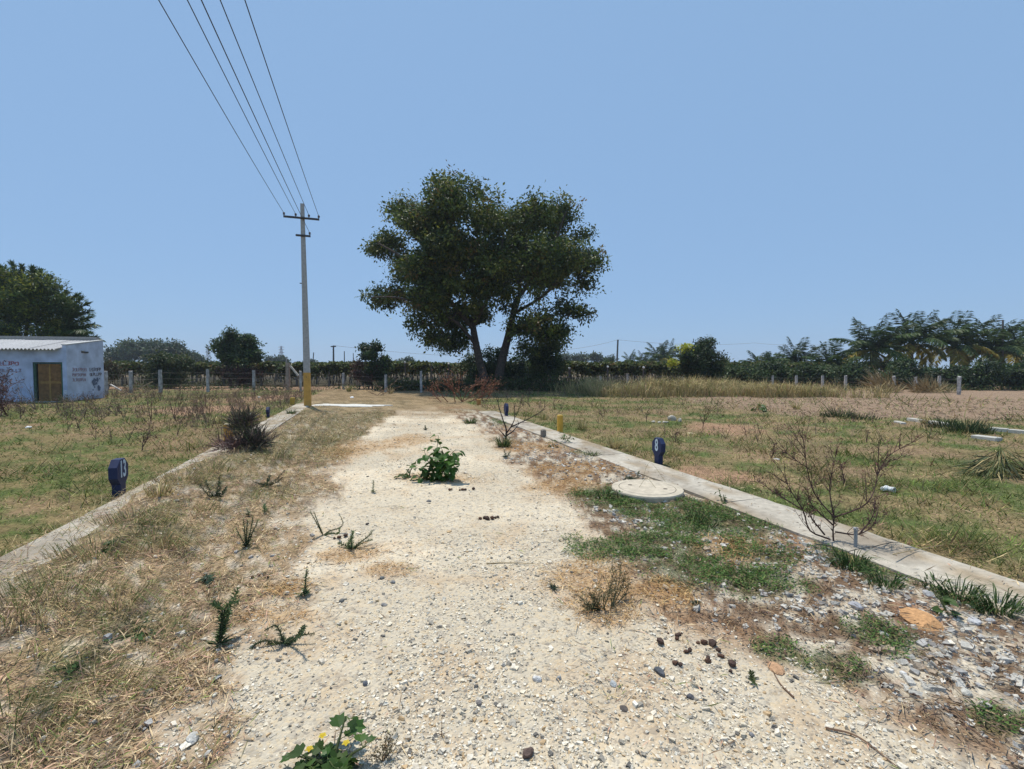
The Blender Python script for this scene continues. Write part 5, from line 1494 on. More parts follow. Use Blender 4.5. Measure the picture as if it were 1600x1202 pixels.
# broad leaved plants
LEAFSHAPE = np.array([(0, 0), (.30, .22), (.42, .52), (.28, .82), (0, 1.0), (-.28, .82), (-.42, .52), (-.30, .22)], float)
def broad(mb, P, D, N, size, col, lobed=False):
    """leaves with an outline, a folded midrib and a drooping tip"""
    D = unit(D); S = unit(np.cross(D, N)); U = np.cross(S, D)
    sh = LEAFSHAPE.copy()
    if lobed: sh = np.array([(0, 0), (.38, .08), (.5, .38), (.34, .46), (.42, .78), (.16, .74), (0, 1.0), (-.16, .74), (-.42, .78), (-.34, .46), (-.5, .38), (-.38, .08)], float)
    m = len(sh); n = len(P); size = np.broadcast_to(size, (n,))[:, None, None]
    V = P[:, None] + size * (sh[None, :, 0:1] * S[:, None] + sh[None, :, 1:2] * D[:, None] + (np.abs(sh[None, :, 0:1]) * .35 - .25 * sh[None, :, 1:2] ** 2) * U[:, None])
    cen = P[:, None] + size * (.5 * D[:, None] - .06 * U[:, None])
    V = np.concatenate([V, cen], 1)
    i = (np.arange(n) * (m + 1))[:, None]
    T = np.concatenate([np.stack([i[:, 0] + m, i[:, 0] + k, i[:, 0] + (k + 1) % m], 1) for k in range(m)])
    mb.add(V.reshape(-1, 3), T, None, np.repeat(col, m + 1, 0))

def broad_plant(px, py, stems, size, label, per=9, col=(.065, .14, .025), name='leafy_plant', lobed=False, cat='plant', top=1.0):
    b = loc(px, py); S = b[1] / F
    t = empty(name, b, 0, label, cat)
    ms = MB(); k = 0
    for st_ in stems:
        dy = rng.uniform(-.12, .12)
        P = smooth_path([(x * S, dy * i * .6, z * S) for i, (x, z) in enumerate([(st_[0][0] * .2, -1)] + list(st_))], 10)
        tube(ms, P, np.linspace(.008, .003, len(P)), 5, (.10, .12, .05))
        for j in range(per):
            f = .12 + .88 * (j + rng.uniform(0, 1)) / per; i = min(int(f * (len(P) - 1)), len(P) - 2)
            p = P[i] + (P[i + 1] - P[i]) * (f * (len(P) - 1) - i)
            a = rng.uniform(0, 6.283); D = np.array([[math.cos(a), math.sin(a), rng.uniform(-.9, .35)]])
            pt = p + D[0] * [1, 1, .3] * size * .5
            tube(ms, [p, (p + pt) / 2 + [0, 0, .004], pt], .0018, 3, (.12, .15, .05), cap=False)
            mb = MB(); broad(mb, np.array([pt]), D, np.array([[0, 0, 1.]]) + rng.normal(size=(1, 3)) * .3, size * rng.uniform(.7, 1.25), var(col, 1, .25), lobed)
            mb.build('leaf', M['leaf'], t); k += 1
    ms.build('stems', M['grass'], t); return t
broad_plant(685, 749, [[(-2, 25), (-4, 48), (-3, 66)], [(-8, 18), (-16, 34), (-19, 50)], [(10, 18), (22, 34), (34, 42)], [(16, 12), (24, 26), (26, 34)], [(4, 20), (6, 38), (4, 44)],
                       [(-12, 8), (-18, 18), (-26, 22)], [(6, 10), (16, 20), (20, 22)], [(0, 14), (-6, 26), (-12, 32)], [(-10, 4), (-22, 8), (-30, 4)], [(12, 22), (20, 40), (30, 50)], [(0, 10), (8, 30), (0, 52)]],
            .105, 'leafy dark green plant growing in the middle of the track', per=17)
broad_plant(638, 746, [[(-6, 6), (-12, 4)], [(2, 8), (6, 14)], [(4, 14), (12, 26)], [(-8, 2), (-18, 2)]], .06, 'low side shoot left of the leafy plant on the track', per=9, col=(.075, .12, .03))
broad_plant(515, 1206, [[(-10, 20), (-34, 38)], [(4, 24), (8, 52)], [(20, 18), (44, 44)], [(-20, 8), (-56, 16)], [(30, 8), (54, 18)], [(-6, 24), (-16, 46)], [(12, 12), (26, 30)], [(-24, 14), (-46, 30)],
                        [(-8, 10), (-10, 22)], [(26, 22), (58, 40)], [(-10, 4), (-30, 8)], [(10, 4), (36, 8)], [(0, 10), (2, 30)]], .06, 'lobed green creeping plant with small yellow flowers at the bottom edge', per=9, col=(.06, .115, .025), lobed=True, name='flowering_creeper')
fp = [o for o in COL.objects if o.name == 'flowering_creeper'][0]
for (dx, dz) in ((-14, 44), (24, 32), (-36, 22)):
    S = fp.location[1] / F; mb = MB(); P = np.tile([[dx * S, .02, dz * S + .02]], (5, 1)); a = np.arange(5) * 1.2566
    broad(mb, P, np.stack([np.cos(a), np.sin(a), np.full(5, .3)], 1), np.tile([[0, 0, 1.]], (5, 1)), .016, np.tile([[.70, .52, .03]], (5, 1))); mb.build('flower', M['leaf'], fp)
for a in [(965, 778, [[(-2, 8), (-6, 18)], [(-6, 6), (-12, 12)]], .055, 'small broad leaved plant at the left side of the manhole cover'),
          (1130, 790, [[(0, 12), (1, 22)], [(3, 8), (4, 15)]], .045, 'small upright leafy plant between manhole and bare shrub'),
          (1483, 965, [[(-2, 14), (-4, 26)], [(4, 12), (6, 24)]], .05, 'reddish green leafy plant beside the orange clod'),
          (883, 694, [[(0, 10), (-2, 18)], [(3, 8), (8, 14)]], .08, 'broad leaved plant before the yellow post on the right kerb'),
          (866, 700, [[(-2, 6), (-3, 12)]], .07, 'single stemmed leafy plant left of the yellow post'),
          (169, 858, [[(-2, 4), (-8, 8)], [(3, 4), (8, 6)], [(0, 6), (0, 10)]], .045, 'bright green seedling in the dry grass on the left verge'),
          (1188, 643, [[(-4, 5), (-8, 8)], [(4, 5), (8, 8)], [(0, 6), (0, 10)]], .2, 'bright green weed at the far rim of the right field'),
          (125, 1040, [[(-8, 6), (-16, 8)], [(8, 6), (16, 8)], [(0, 8), (2, 14)]], .028, 'small green weed in the straw at the lower left'),
          (215, 990, [[(-10, 4), (-20, 6)], [(10, 6), (22, 10)], [(0, 8), (4, 14)], [(14, 2), (28, 4)]], .026, 'green clover like weed in the straw left of the bottlebrush weed')]:
    broad_plant(a[0], a[1], a[2], a[3], a[4], per=6, col=(.065, .12, .03), name='small_plant')

# bare and dead twig plants
def bare(px, py, main, label, name='bare_shrub', r=.012, sub=7, col=(.10, .06, .05), cat='shrub', subl=.3, leafn=0, leafcol=(.16, .08, .06), depth=.3, group=None, leafs=.02):
    b = loc(px, py); S = b[1] / F
    t = empty(name, b, 0, label, cat, group)
    mb = MB(); P0 = []; P1 = []; R0 = []; R1 = []; tips = []; zmax = max(z for st_ in main for _, z in st_) + 1
    for st_ in main:
        r0_ = r * max(.4, 1 - .8 * st_[0][1] / zmax)
        P = smooth_path([(x * S, depth * math.sin(x * .06 + px) * min(1, (abs(z) + abs(x)) / 60), z * S) for i, (x, z) in enumerate(st_)], 12)
        tube(mb, P, np.linspace(r0_, r * .22, len(P)), 5, col)
        L_ = np.linalg.norm(P[-1] - P[0])
        for k in range(sub):
            i = rng.integers(2, len(P) - 1); p = P[i]; T = unit(P[min(i + 1, len(P) - 1)] - P[i - 1])
            d = unit(T * .9 + unit(rng.normal(size=3)) * .75 + [0, 0, .2]); ln = L_ * subl * rng.uniform(.4, 1.1)
            a = p; rr = r * .4
            for q in range(3):
                e = a + d * ln / 3; P0.append(a); P1.append(e); R0.append(rr); R1.append(rr * .7); rr *= .7; a = e; d = unit(d + rng.normal(size=3) * .18); tips.append(e)
                if rng.uniform() < .6:
                    d2 = unit(d + rng.normal(size=3) * .7); P0.append(a); P1.append(a + d2 * ln * .25); R0.append(rr * .7); R1.append(rr * .4); tips.append(a + d2 * ln * .25)
    sticks(mb, np.array(P0), np.array(P1), np.array(R0), np.array(R1), col)
    mb.build('twigs', M['bark'], t)
    if leafn:
        T_ = np.array(tips); T_ = T_[rng.integers(0, len(T_), leafn)] + rng.normal(size=(leafn, 3)) * .012
        lm = MB(); leaves(lm, T_, rng.normal(size=(leafn, 3)), rng.normal(size=(leafn, 3)), rng.uniform(.6, 1.4, leafn) * leafs, leafs * .6, var(leafcol, leafn, .35)); lm.build('leaves', M['straw'], t)
    return t
bare(1303, 852, [[(0, 0), (1, 20), (4, 42), (3, 60)], [(4, 42), (-22, 78), (-55, 128), (-66, 185)], [(4, 42), (36, 72), (68, 110), (70, 165)], [(68, 110), (98, 140), (128, 175)], [(2, 30), (-30, 62), (-52, 96)],
                 [(-4, 8), (-36, 22), (-62, 62), (-82, 100), (-86, 135)], [(4, 20), (28, 22), (52, 38), (78, 62)], [(-62, 62), (-92, 82), (-115, 100)], [(4, 42), (0, 90), (6, 150)], [(-45, 122), (-75, 140), (-100, 165)], [(30, 24), (46, 50), (60, 74)], [(-10, 14), (-30, 40), (-44, 56)], [(68, 110), (92, 126), (120, 146)]],
     'tall bare twiggy shrub with reddish brown branches inside the right kerb', sub=18, r=.0085, subl=.36, leafn=520, leafs=.02, depth=.1)
bare(790, 690, [[(0, 0), (1, 20), (-4, 36), (-10, 56), (-12, 66)], [(0, 12), (8, 24), (14, 38), (13, 60)], [(2, 10), (12, 18), (22, 30)], [(8, 24), (40, 36), (64, 50)], [(0, 8), (-10, 20)]], 'dark forked dead twig rising from a green tuft before the right kerb', r=.02, sub=4, col=(.035, .028, .028), name='dead_twig')
bare(722, 628, [[(0, 0), (-14, 20), (-26, 38)], [(0, 0), (10, 18), (24, 32)], [(0, 0), (22, 12), (44, 26)], [(0, 0), (-4, 24), (0, 40)], [(20, 0), (36, 14), (54, 30)], [(-20, 0), (-30, 14), (-40, 28)], [(30, -2), (30, 16), (34, 30)], [(10, 0), (30, 6), (60, 24)], [(-30, 0), (-44, 12), (-52, 26)], [(-10, 0), (-12, 20), (-18, 36)], [(36, 0), (44, 14), (48, 26)]],
     'rusty red dry brush in front of the two trunks', r=.022, sub=16, col=(.22, .09, .055), name='dry_brush', cat='brush', depth=1.2, subl=.5, leafn=900, leafcol=(.30, .15, .08), leafs=.07)
bare(590, 618, [[(0, 0), (14, 12), (26, 22)], [(0, 0), (-14, 8), (-24, 20)], [(4, 0), (16, 6), (32, 14)], [(10, 0), (2, 14), (-4, 24)]], 'pale brown fallen brush below the young tree', r=.02, sub=10, col=(.28, .17, .11), name='dry_brush', cat='brush', depth=.8)
bare(10, 650, [[(0, 0), (-10, 30), (-16, 62)], [(0, 0), (6, 30), (18, 50)], [(0, 0), (-4, 40), (4, 70)], [(-8, 0), (-20, 20), (-30, 50)], [(6, 0), (20, 20), (30, 44)]], 'reddish dead bush at the left edge before the shed', r=.016, sub=24, col=(.13, .07, .06), leafn=900, leafcol=(.13, .075, .065), depth=.8, subl=.5, leafs=.06)
bare(55, 640, [[(0, 0), (-10, 26), (-18, 50)], [(0, 0), (4, 24), (-2, 52)], [(0, 0), (-16, 20), (-34, 36)], [(2, 0), (6, 20), (8, 40)]], 'sparse grey twigs left of the shed door', r=.011, sub=12, col=(.20, .17, .16), depth=.5)
for a in [(236, 660, [[(0, 0), (-2, 20), (-8, 40)], [(0, 0), (4, 24), (6, 36)]], 'thin dead stalks standing below the left fence'),
          (272, 655, [[(0, 0), (-6, 16), (-12, 32)], [(0, 0), (6, 18), (10, 34)], [(0, 0), (0, 20), (2, 38)]], 'reddish dead weed in the middle of the left field'),
          (222, 705, [[(0, 0), (-1, 14), (-3, 28)], [(0, 6), (4, 16), (6, 26)]], 'small dark dead weed above marker 13'),
          (325, 660, [[(0, 0), (-6, 24), (-4, 48)], [(0, 0), (6, 20), (14, 44)], [(0, 0), (-12, 20), (-20, 34)]], 'tall dark dead weed left of the dark heap'),
          (300, 650, [[(0, 0), (-6, 14), (-12, 28)], [(0, 0), (6, 18), (10, 30)]], 'brown dead weed between the two tallest ones of the left field'),
          (440, 640, [[(0, 0), (-10, 12), (-16, 24)], [(0, 0), (8, 14), (10, 26)], [(0, 0), (-2, 16), (0, 28)]], 'reddish dead brush behind the far end of the left kerb'),
          (32, 655, [[(0, 0), (-1, 10), (-2, 22)], [(0, 4), (4, 12), (5, 18)]], 'tiny dead weed right of the reddish dead bush'),
          (125, 672, [[(0, 0), (-2, 8), (-3, 20)]], 'lone dead stalk on the left field'),
          (1098, 670, [[(0, 0), (1, 20), (2, 36)], [(0, 10), (6, 22), (10, 34)], [(0, 8), (-6, 18)]], 'dark dead weed before the rubble pile on the right field'),
          (1010, 660, [[(0, 0), (0, 10), (1, 18)]], 'short dead stalk behind marker 8'),
          (1055, 692, [[(0, 0), (0, 10), (1, 18)]], 'short dark stalk right of marker 8'),
          (1320, 762, [[(0, 0), (0, 16), (-3, 30)]], 'short dead stalk seen through the bare shrub'),
          (1205, 716, [[(0, 0), (1, 8), (0, 20)]], 'short dead stalk left of the bare shrub')]:
    bare(a[0], a[1], a[2], a[3], name='dead_weed', r=.011, sub=10, col=(.13, .075, .06), cat='weed', leafn=60, leafcol=(.12, .065, .055), subl=.5, depth=.2, group='dead weeds of the fields', leafs=.03)
def half_dead():
    bare(935, 952, [[(0, 0), (-4, 20), (-2, 40), (-6, 52)], [(0, 0), (-10, 22), (-22, 38)], [(6, 0), (14, 22), (22, 44), (26, 56)], [(20, 0), (30, 22), (34, 50)], [(20, 0), (22, 22), (16, 46)], [(24, 2), (44, 22), (50, 44)],
                    [(26, 2), (50, 10), (56, 34)], [(0, 0), (-18, 10), (-30, 22)], [(22, 0), (38, 30), (42, 58)], [(10, 0), (6, 18), (12, 34)], [(-6, 0), (-20, 6), (-34, 12)]],
         'half dead twiggy plant with a dark leafy base right of the track middle', r=.0045, sub=12, col=(.13, .12, .06), name='twiggy_plant', cat='plant', leafn=900, leafcol=(.17, .14, .07), subl=.4, depth=.12, leafs=.013)
half_dead()
spiky(930, 952, [[(0, 8), (-2, 20)], [(6, 6), (10, 16)], [(-8, 6), (-14, 14)]], .03, 420, 'dark green cushion at the base of the half dead plant', basal=90, w=.007, col=(.045, .065, .03))
bare(597, 1190, [[(0, 0), (2, 16), (8, 40)], [(0, 0), (-8, 10), (-16, 18)], [(0, 0), (10, 10), (16, 28)], [(2, 0), (8, 20), (14, 34)]], 'dry brown sprig right of the flowering creeper', r=.0025, sub=14, col=(.18, .12, .07), name='dry_sprig', cat='weed', leafn=300, leafcol=(.16, .13, .07), subl=.5, depth=.05, leafs=.009)
bare(690, 1150, [[(0, 0), (1, 18), (2, 38)], [(0, 2), (-10, 8)], [(0, 3), (12, 8)]], 'thin dry stalk standing on the near gravel', r=.0022, sub=3, col=(.20, .12, .08), name='dry_sprig', cat='weed', depth=.03)
for (px, py, pth, lab) in [(760, 882, [(0, 0), (40, 1), (82, -1)], 'long straw lying across the track'), (1290, 1140, [(0, 0), (50, -14), (110, -60)], 'thin brown vine stem lying on the gravel at the lower right'),
                           (1240, 1092, [(0, 0), (-20, 20), (-34, 44)], 'short brown vine stem lying on the near gravel'), (1465, 1100, [(0, 0), (36, -28), (90, -70)], 'dark root like stem at the right edge of the gravel'), (1395, 882, [(0, 0), (34, 8), (78, 16)], 'thin dry stalk lying across the right kerb')]:
    a = loc(px, py); Pw = []
    for (dx, dz) in pth:
        q = loc(px + dx, py - dz); Pw.append(q - a + [0, 0, .008 + (.07 if 'across the right' in lab else 0)])
    mb = MB(); tube(mb, smooth_path(Pw, 14), np.linspace(.005, .002, len(smooth_path(Pw, 14))) * (1 if py > 1000 else 1.0), 5, (.42, .32, .18) if 'straw' in lab or 'dry' in lab else (.18, .11, .07))
    o = mb.build('fallen_stalk', M['wood']); o.location = a; tag(o, lab, 'stalk')

def stalks():
    mb = MB(); n = 7500; x = rng.uniform(-26, 26, n); y = rng.uniform(9, 31, n); W = surf(x, y)
    pl = W['lfield'] * sm(.42, .58, fbm(x * .45, y * .45, 530)) * sm(9, 15, y) * (1 + .8 * sm(16, 22, y) * sm(-22, -16, x)); pr = W['rfield'] * (1 - W['plough']) * .18 * sm(.5, .62, fbm(x * .5, y * .5, 531))
    k = rng.uniform(0, 1, n) < np.maximum(pl, pr); x, y = x[k], y[k]; n = len(x)
    P0 = np.stack([x, y, gz(x, y)], 1); c = pick([(.15, .09, .07), (.22, .14, .10), (.30, .22, .13), (.09, .06, .05)], [3, 3, 3, 2], n)
    for q in range(3):
        P1 = P0 + np.stack([rng.normal(0, .09, n), rng.normal(0, .09, n), rng.uniform(.08, .36, n)], 1); sticks(mb, P0, P1, .007, .004, c)
        lf = rng.normal(size=(n * 3, 3)) * .05 + np.repeat(P1, 3, 0); leaves(mb, lf, rng.normal(size=(n * 3, 3)), rng.normal(size=(n * 3, 3)), rng.uniform(.04, .1, n * 3), .02, np.repeat(c, 3, 0) * rng.uniform(.8, 1.3, (n * 3, 1)))
    tag(mb.build('dead_stalks', M['straw']), 'scattered brown dead stalks standing in the fields', 'dead stalks', kind='stuff')
stalks()

# dark heap of pulled weeds on the left kerb
def weed_heap():
    b = loc(380, 702); t = empty('weed_heap', b, 0, 'dark heap of pulled up weeds lying over the left kerb', 'heap')
    mb = MB(); n = 3300; S = b[1] / F
    lob = [(6, 20, 22, 22), (-4, 8, 36, 13), (22, 8, 20, 10), (20, 12, 22, 14), (-6, 40, 12, 16), (-16, 4, 26, 8), (8, 44, 8, 14)]
    k = rng.integers(0, len(lob), n); L_ = np.array(lob, float)[k] * S; d = unit(rng.normal(size=(n, 3))); rr = rng.uniform(0, 1, n) ** .8
    P = np.stack([L_[:, 0] + d[:, 0] * rr * L_[:, 2], d[:, 1] * rr * L_[:, 2] * .8, np.abs(L_[:, 1] + d[:, 2] * rr * L_[:, 3])], 1)
    low = (P[:, 2] < 14 * S) & (P[:, 0] < 8 * S)
    col = np.where(low[:, None], pick([(.26, .15, .13), (.19, .11, .10), (.12, .08, .07)], [2, 2, 1], n), pick([(.08, .065, .055), (.12, .09, .07), (.05, .06, .04), (.22, .15, .13), (.09, .12, .05)], [3, 2, 2, 1.6, 1.4], n))
    leaves(mb, P, d * [1, 1, .8] + [0, 0, .7] + rng.normal(size=(n, 3)) * .6, rng.normal(size=(n, 3)), .06 + .34 * rng.uniform(0, 1, n) ** 3, rng.uniform(.006, .016, n), col * rng.uniform(.8, 1.2, (n, 1)))
    mb.build('stalks', M['straw'], t)
weed_heap()

# ================================================================== plot markers
def digits(txt, size, par, loc_, rot, col):
    cu = bpy.data.curves.new('numeral', 'FONT'); cu.body = txt; cu.size = size; cu.align_x = 'CENTER'; cu.align_y = 'CENTER'
    cu.extrude = .0015; cu.offset = size * .022; cu.space_character = .95
    tmp = bpy.data.objects.new('tmp', cu); COL.objects.link(tmp)
    dg = bpy.context.evaluated_depsgraph_get(); me = bpy.data.meshes.new_from_object(tmp.evaluated_get(dg))
    bpy.data.objects.remove(tmp)
    me.materials.clear(); me.materials.append(M['paint'])
    a = me.attributes.new('col', 'FLOAT_COLOR', 'POINT'); a.data.foreach_set('color', np.tile([*col, 1.0], len(me.vertices)).astype(np.float32))
    o = bpy.data.objects.new('numeral', me); COL.objects.link(o); o.parent = par; o.location = loc_; o.rotation_euler = rot; o.scale = (.62, 1.12, 1)
    return o
def marker(pos, H, ang, txt, label, W=.215, T=.085, tsize=.24, ts=(1, 1)):
    """an octagonal slab on a narrow stem; local +x is the face width, -y the numbered face"""
    t = empty('plot_marker', pos, ang, label, 'marker', 'dark blue plot marker stones along the kerbs')
    hw = W / 2; sw = hw * .46; c = hw * .64; zb = H * .33
    prof = [(-sw, -.12), (sw, -.12), (sw, zb - c * .2), (hw, zb + c * .8), (hw, H - c), (hw - c * .9, H), (-hw + c * .9, H), (-hw, H - c), (-hw, zb + c * .8), (-sw, zb - c * .2)]
    n = len(prof); b = .006
    V = [(x * (1 - b / hw), -T / 2, z - .003) for x, z in prof] + [(x, -T / 2 + b, z) for x, z in prof] + [(x, T / 2 - b, z) for x, z in prof] + [(x * (1 - b / hw), T / 2, z - .003) for x, z in prof]
    q = [(r * n + i, r * n + (i + 1) % n, (r + 1) * n + (i + 1) % n, (r + 1) * n + i) for r in range(3) for i in range(n)]
    f = []
    for base, rev in ((0, False), (3 * n, True)):
        for quad in ((9, 0, 1, 2), (8, 9, 2, 3), (7, 8, 3, 4), (6, 7, 4, 5)):
            k = [base + i for i in quad]; f.append(tuple(k[::-1] if rev else k))
    mb = MB(); mb.add(V, None, q + f, (.018, .028, .08)); mb.build('slab', M['gloss'], t)
    if txt:
        d = digits(txt, tsize, t, (0, -T / 2 - .0012, (H + zb) / 2 + .012), (math.radians(90), 0, 0), (.50, .60, .66)); d.scale = (d.scale[0] * ts[0], d.scale[1] * ts[1], 1)
    return t
# faces look straight across the road
ANG_R = RA + math.pi * 1.5     # right kerb: face towards the left side
ANG_L = RA + math.pi * .5
def mk(px, py): p = at(px, py, .04); p[2] = .03; return p
marker(mk(1029, 722), .40, ANG_R + .0, '8', 'dark blue plot marker with a white 8 beside the right kerb', tsize=.235, W=.25, ts=(1.15, 1))
marker(mk(186, 771), .43, ANG_L, '13', 'dark blue plot marker with a white 13 beside the left kerb', W=.27, T=.092, tsize=.25, ts=(1.05, 1))
marker(mk(791, 651), .42, ANG_R, '', 'small far blue plot marker behind the forked dead twig', W=.25, tsize=.22)
marker(mk(419, 651), .31, ANG_L, '', 'small far blue plot marker beside the left kerb near the pole', W=.24, tsize=.2)

# yellow stub posts, grey stub and pipe
def stub(px, py, h, r, col, topcol, label, name='stub_post', n=10, sq=False):
    p = at(px, py, .02); p[2] = .0
    t = empty(name, p, .3, label, 'post')
    mb = MB()
    if sq: box(mb, (0, 0, h / 2 - .03), (r * 2, r * 2, h + .06), .2, col, .008)
    else: tube(mb, [(0, 0, -.06), (0, 0, h * .5), (0, 0, h - .008), (0, 0, h)], [r, r * 1.02, r, r * .9], n, col)
    mb.build('shaft', M['paint'], t)
    mb = MB(); tube(mb, [(0, 0, h + .0005), (0, 0, h + .014)], [r * .86, r * .8], n, topcol); mb.build('cap', M['concrete'], t)
stub(875, 676, .43, .07, (.62, .36, .05), (.60, .42, .12), 'bright yellow round stub post behind the right kerb', 'yellow_post')
stub(357, 692, .40, .085, (.52, .27, .05), (.60, .50, .32), 'scuffed yellow stub post beside the dark weed heap', 'yellow_post')
stub(457, 632, .30, .10, (.50, .33, .05), (.50, .38, .10), 'far yellow stub post left of the utility pole foot', 'yellow_post')
stub(849, 684, .19, .048, (.22, .19, .155), (.34, .31, .26), 'short grey brown square stub inside the right kerb', 'stone_stub', 4, True)
stub(748, 632, .22, .09, (.42, .20, .05), (.42, .22, .06), 'faded orange stub at the far end of the right kerb', 'orange_stub')
def pipe():
    p = at(1336, 866, 0); p[2] = gzf(p[0], p[1]); t = empty('stand_pipe', p, 0, 'thin grey upright pipe with a ragged top before the bare shrub', 'pipe')
    mb = MB(); tube(mb, [(0, 0, -.05), (.002, 0, .10), (0, 0, .178)], .0135, 10, (.27, .29, .30)); mb.build('tube', M['plastic'], t)
    mb = MB(); tube(mb, [(0, 0, .172), (0, 0, .19)], .019, 10, (.36, .36, .36)); mb.build('collar', M['plastic'], t)
    mb = MB(); P = np.zeros((14, 3)) + [0, 0, .188]; a = rng.uniform(0, 6.28, 14)
    leaves(mb, P, np.stack([np.cos(a), np.sin(a), rng.uniform(-.4, .5, 14)], 1), np.tile([[0, 0, 1.]], (14, 1)), .03, .012, (.40, .34, .30)); mb.build('rag', M['straw'], t)
pipe()

# ================================================================== manhole
def manhole():
    c = at(1011, 765.5, .05); c[2] = gzf(c[0], c[1])
    t = empty('manhole', c, .1, 'round cream concrete manhole cover set in a raised ring by the right kerb', 'manhole')
    R = .43
    def disc(prof, col, nm, m='concrete', seg=56):
        mb = MB(); V = []; n = len(prof)
        for (r, z) in prof:
            for k in range(seg):
                a = k / seg * 2 * math.pi; V.append((r * math.cos(a), r * math.sin(a), z))
        q = [(i * seg + k, i * seg + (k + 1) % seg, (i + 1) * seg + (k + 1) % seg, (i + 1) * seg + k) for i in range(n - 1) for k in range(seg)]
        base = (n - 1) * seg; V.append((0, 0, prof[-1][1])); T = [(base + k, base + (k + 1) % seg, n * seg) for k in range(seg)]
        mb.add(V, T, q, col); return mb.build(nm, M[m], t)
    cr = (.50, .44, .34)
    disc([(R * .97, -.1), (R, .035), (R * .985, .05), (R * .80, .052), (R * .795, .035)], cr, 'ring')
    disc([(R * .782, .0352), (R * .782, .05), (R * .775, .054)], (.51, .445, .345), 'cover')
    disc([(R * .789, .0356), (R * .788, .0375), (R * .7835, .0375)], (.30, .22, .13), 'joint')
    for (x, y) in ((-.17, .13), (.19, -.10)):
        mb = MB(); tube(mb, [(x + .025 * math.cos(a), y + .018 * math.sin(a), .0555) for a in np.linspace(0, 2 * math.pi, 12)], .004, 4, (.24, .20, .15)); 
        mb.add([(x - .02, y - .012, .0545), (x + .02, y - .012, .0545), (x + .02, y + .012, .0545), (x - .02, y + .012, .0545)], None, [(0, 1, 2, 3)], (.16, .12, .08)); mb.build('lifting_eye', M['metal'], t)
    for (px, lab, pts) in [(0, 'arched dry grass stem over the manhole cover', [(-.1, .0, .05), (.0, .02, .16), (.09, -.05, .06)]), (1, 'taller arched grass stem beside the manhole cover', [(.05, .42, .0), (.12, .30, .30), (.26, .1, .1)])]:
        mb = MB(); tube(mb, smooth_path(pts, 12), .0022, 4, (.40, .34, .17)); o = mb.build('dry_stalk', M['grass']); o.location = c; tag(o, lab, 'stalk')
manhole()

# ================================================================== loose stones, clods, dung, litter
def single_rock(px, py, wpx, hpx, col, label, name='stone', cat='stone', group=None, flat=None, sub=2):
    p = loc(px, py); S = p[1] / F; w = wpx * S / 2
    h = (hpx * S / 2) if flat is None else flat
    mb = MB(); rock(mb, (0, 0, h * .35), (w, w * .7, h), int(px * 3 + py), col, rng.uniform(0, 3), sub)
    o = mb.build(name, M['stone']); o.location = p; return tag(o, label, cat, group)
sr = single_rock
sr(1031, 1052, 22, 12, (.10, .105, .115), 'dark slate grey flat stone right of the track middle'); sr(1078, 1090, 14, 9, (.12, .12, .13), 'dark grey pebble just below the dark flat stone')
sr(825, 1180, 26, 18, (.13, .09, .075), 'dark brown pitted stone at the bottom of the picture'); sr(839, 1064, 17, 11, (.58, .57, .55), 'white sided stone with a dark shadow in the near gravel')
sr(748, 1100, 14, 10, (.22, .20, .19), 'rounded grey stone in the near gravel left of the middle'); sr(873, 1062, 12, 8, (.30, .30, .29), 'mid grey stone right of the white sided one')
sr(744, 1074, 10, 7, (.14, .13, .12), 'small dark stone above the rounded grey stone'); sr(958, 1070, 16, 8, (.38, .40, .40), 'flat bluish grey stone near the dark pebbles')
sr(787, 1040, 9, 6, (.34, .33, .30), 'small grey stone in the track middle'); sr(670, 784, 10, 5, (.22, .21, .2), 'small grey stone on the smooth sandy patch')
sr(574, 820, 7, 5, (.12, .10, .09), 'tiny dark stone beside the curled weed'); sr(597, 904, 10, 6, (.17, .17, .16), 'small dark grey stone in the coarse gravel'); sr(614, 911, 11, 6, (.20, .2, .2), 'second small dark grey stone right beside the first')
sr(534, 940, 11, 6, (.16, .16, .15), 'dark stone right of the short spiky weed'); sr(571, 1070, 12, 10, (.14, .15, .17), 'dark blue grey stone left of the track middle'); sr(600, 946, 12, 6, (.25, .24, .23), 'grey stone above the bluish one')
sr(1130, 853, 14, 5, (.66, .64, .58), 'white stone lying in the green mat of the right verge'); sr(1381, 992, 14, 8, (.62, .6, .56), 'white stone above the green mat at the lower right')
sr(1510, 1084, 22, 12, (.50, .48, .42), 'pale wedge shaped stone at the edge of the lower right rubble'); sr(1491, 1064, 14, 10, (.55, .52, .46), 'pale round stone above the wedge shaped one'); sr(1412, 1055, 13, 9, (.66, .65, .62), 'bright white chip below the green mat at the lower right')
sr(1337, 950, 24, 14, (.36, .36, .38), 'grey block in the rubble left of the orange clod'); sr(1450, 930, 24, 12, (.42, .42, .43), 'grey block in the rubble above the orange clod'); sr(1524, 974, 28, 14, (.48, .48, .48), 'largest pale grey block in the rubble near the right edge')
sr(1548, 972, 16, 10, (.50, .49, .48), 'smaller pale block right of the largest one'); sr(300, 1158, 26, 18, (.55, .53, .48), 'pale stone at the bottom left in the straw'); sr(273, 1012, 16, 9, (.55, .48, .38), 'pale stone in the straw near the bottlebrush weed')
sr(326, 1180, 18, 12, (.52, .50, .46), 'second pale stone lower right of the bottom left one'); sr(230, 1085, 18, 12, (.48, .42, .34), 'tan stone in the straw on the lower left'); sr(1175, 1150, 12, 8, (.2, .2, .21), 'dark oval pebble in the lower right gravel')
sr(975, 1108, 19, 5, (.10, .085, .075), 'short dark stick like stone in the near gravel', flat=.006); sr(1462, 905, 12, 5, (.3, .28, .25), 'small stone at the foot of the right kerb')
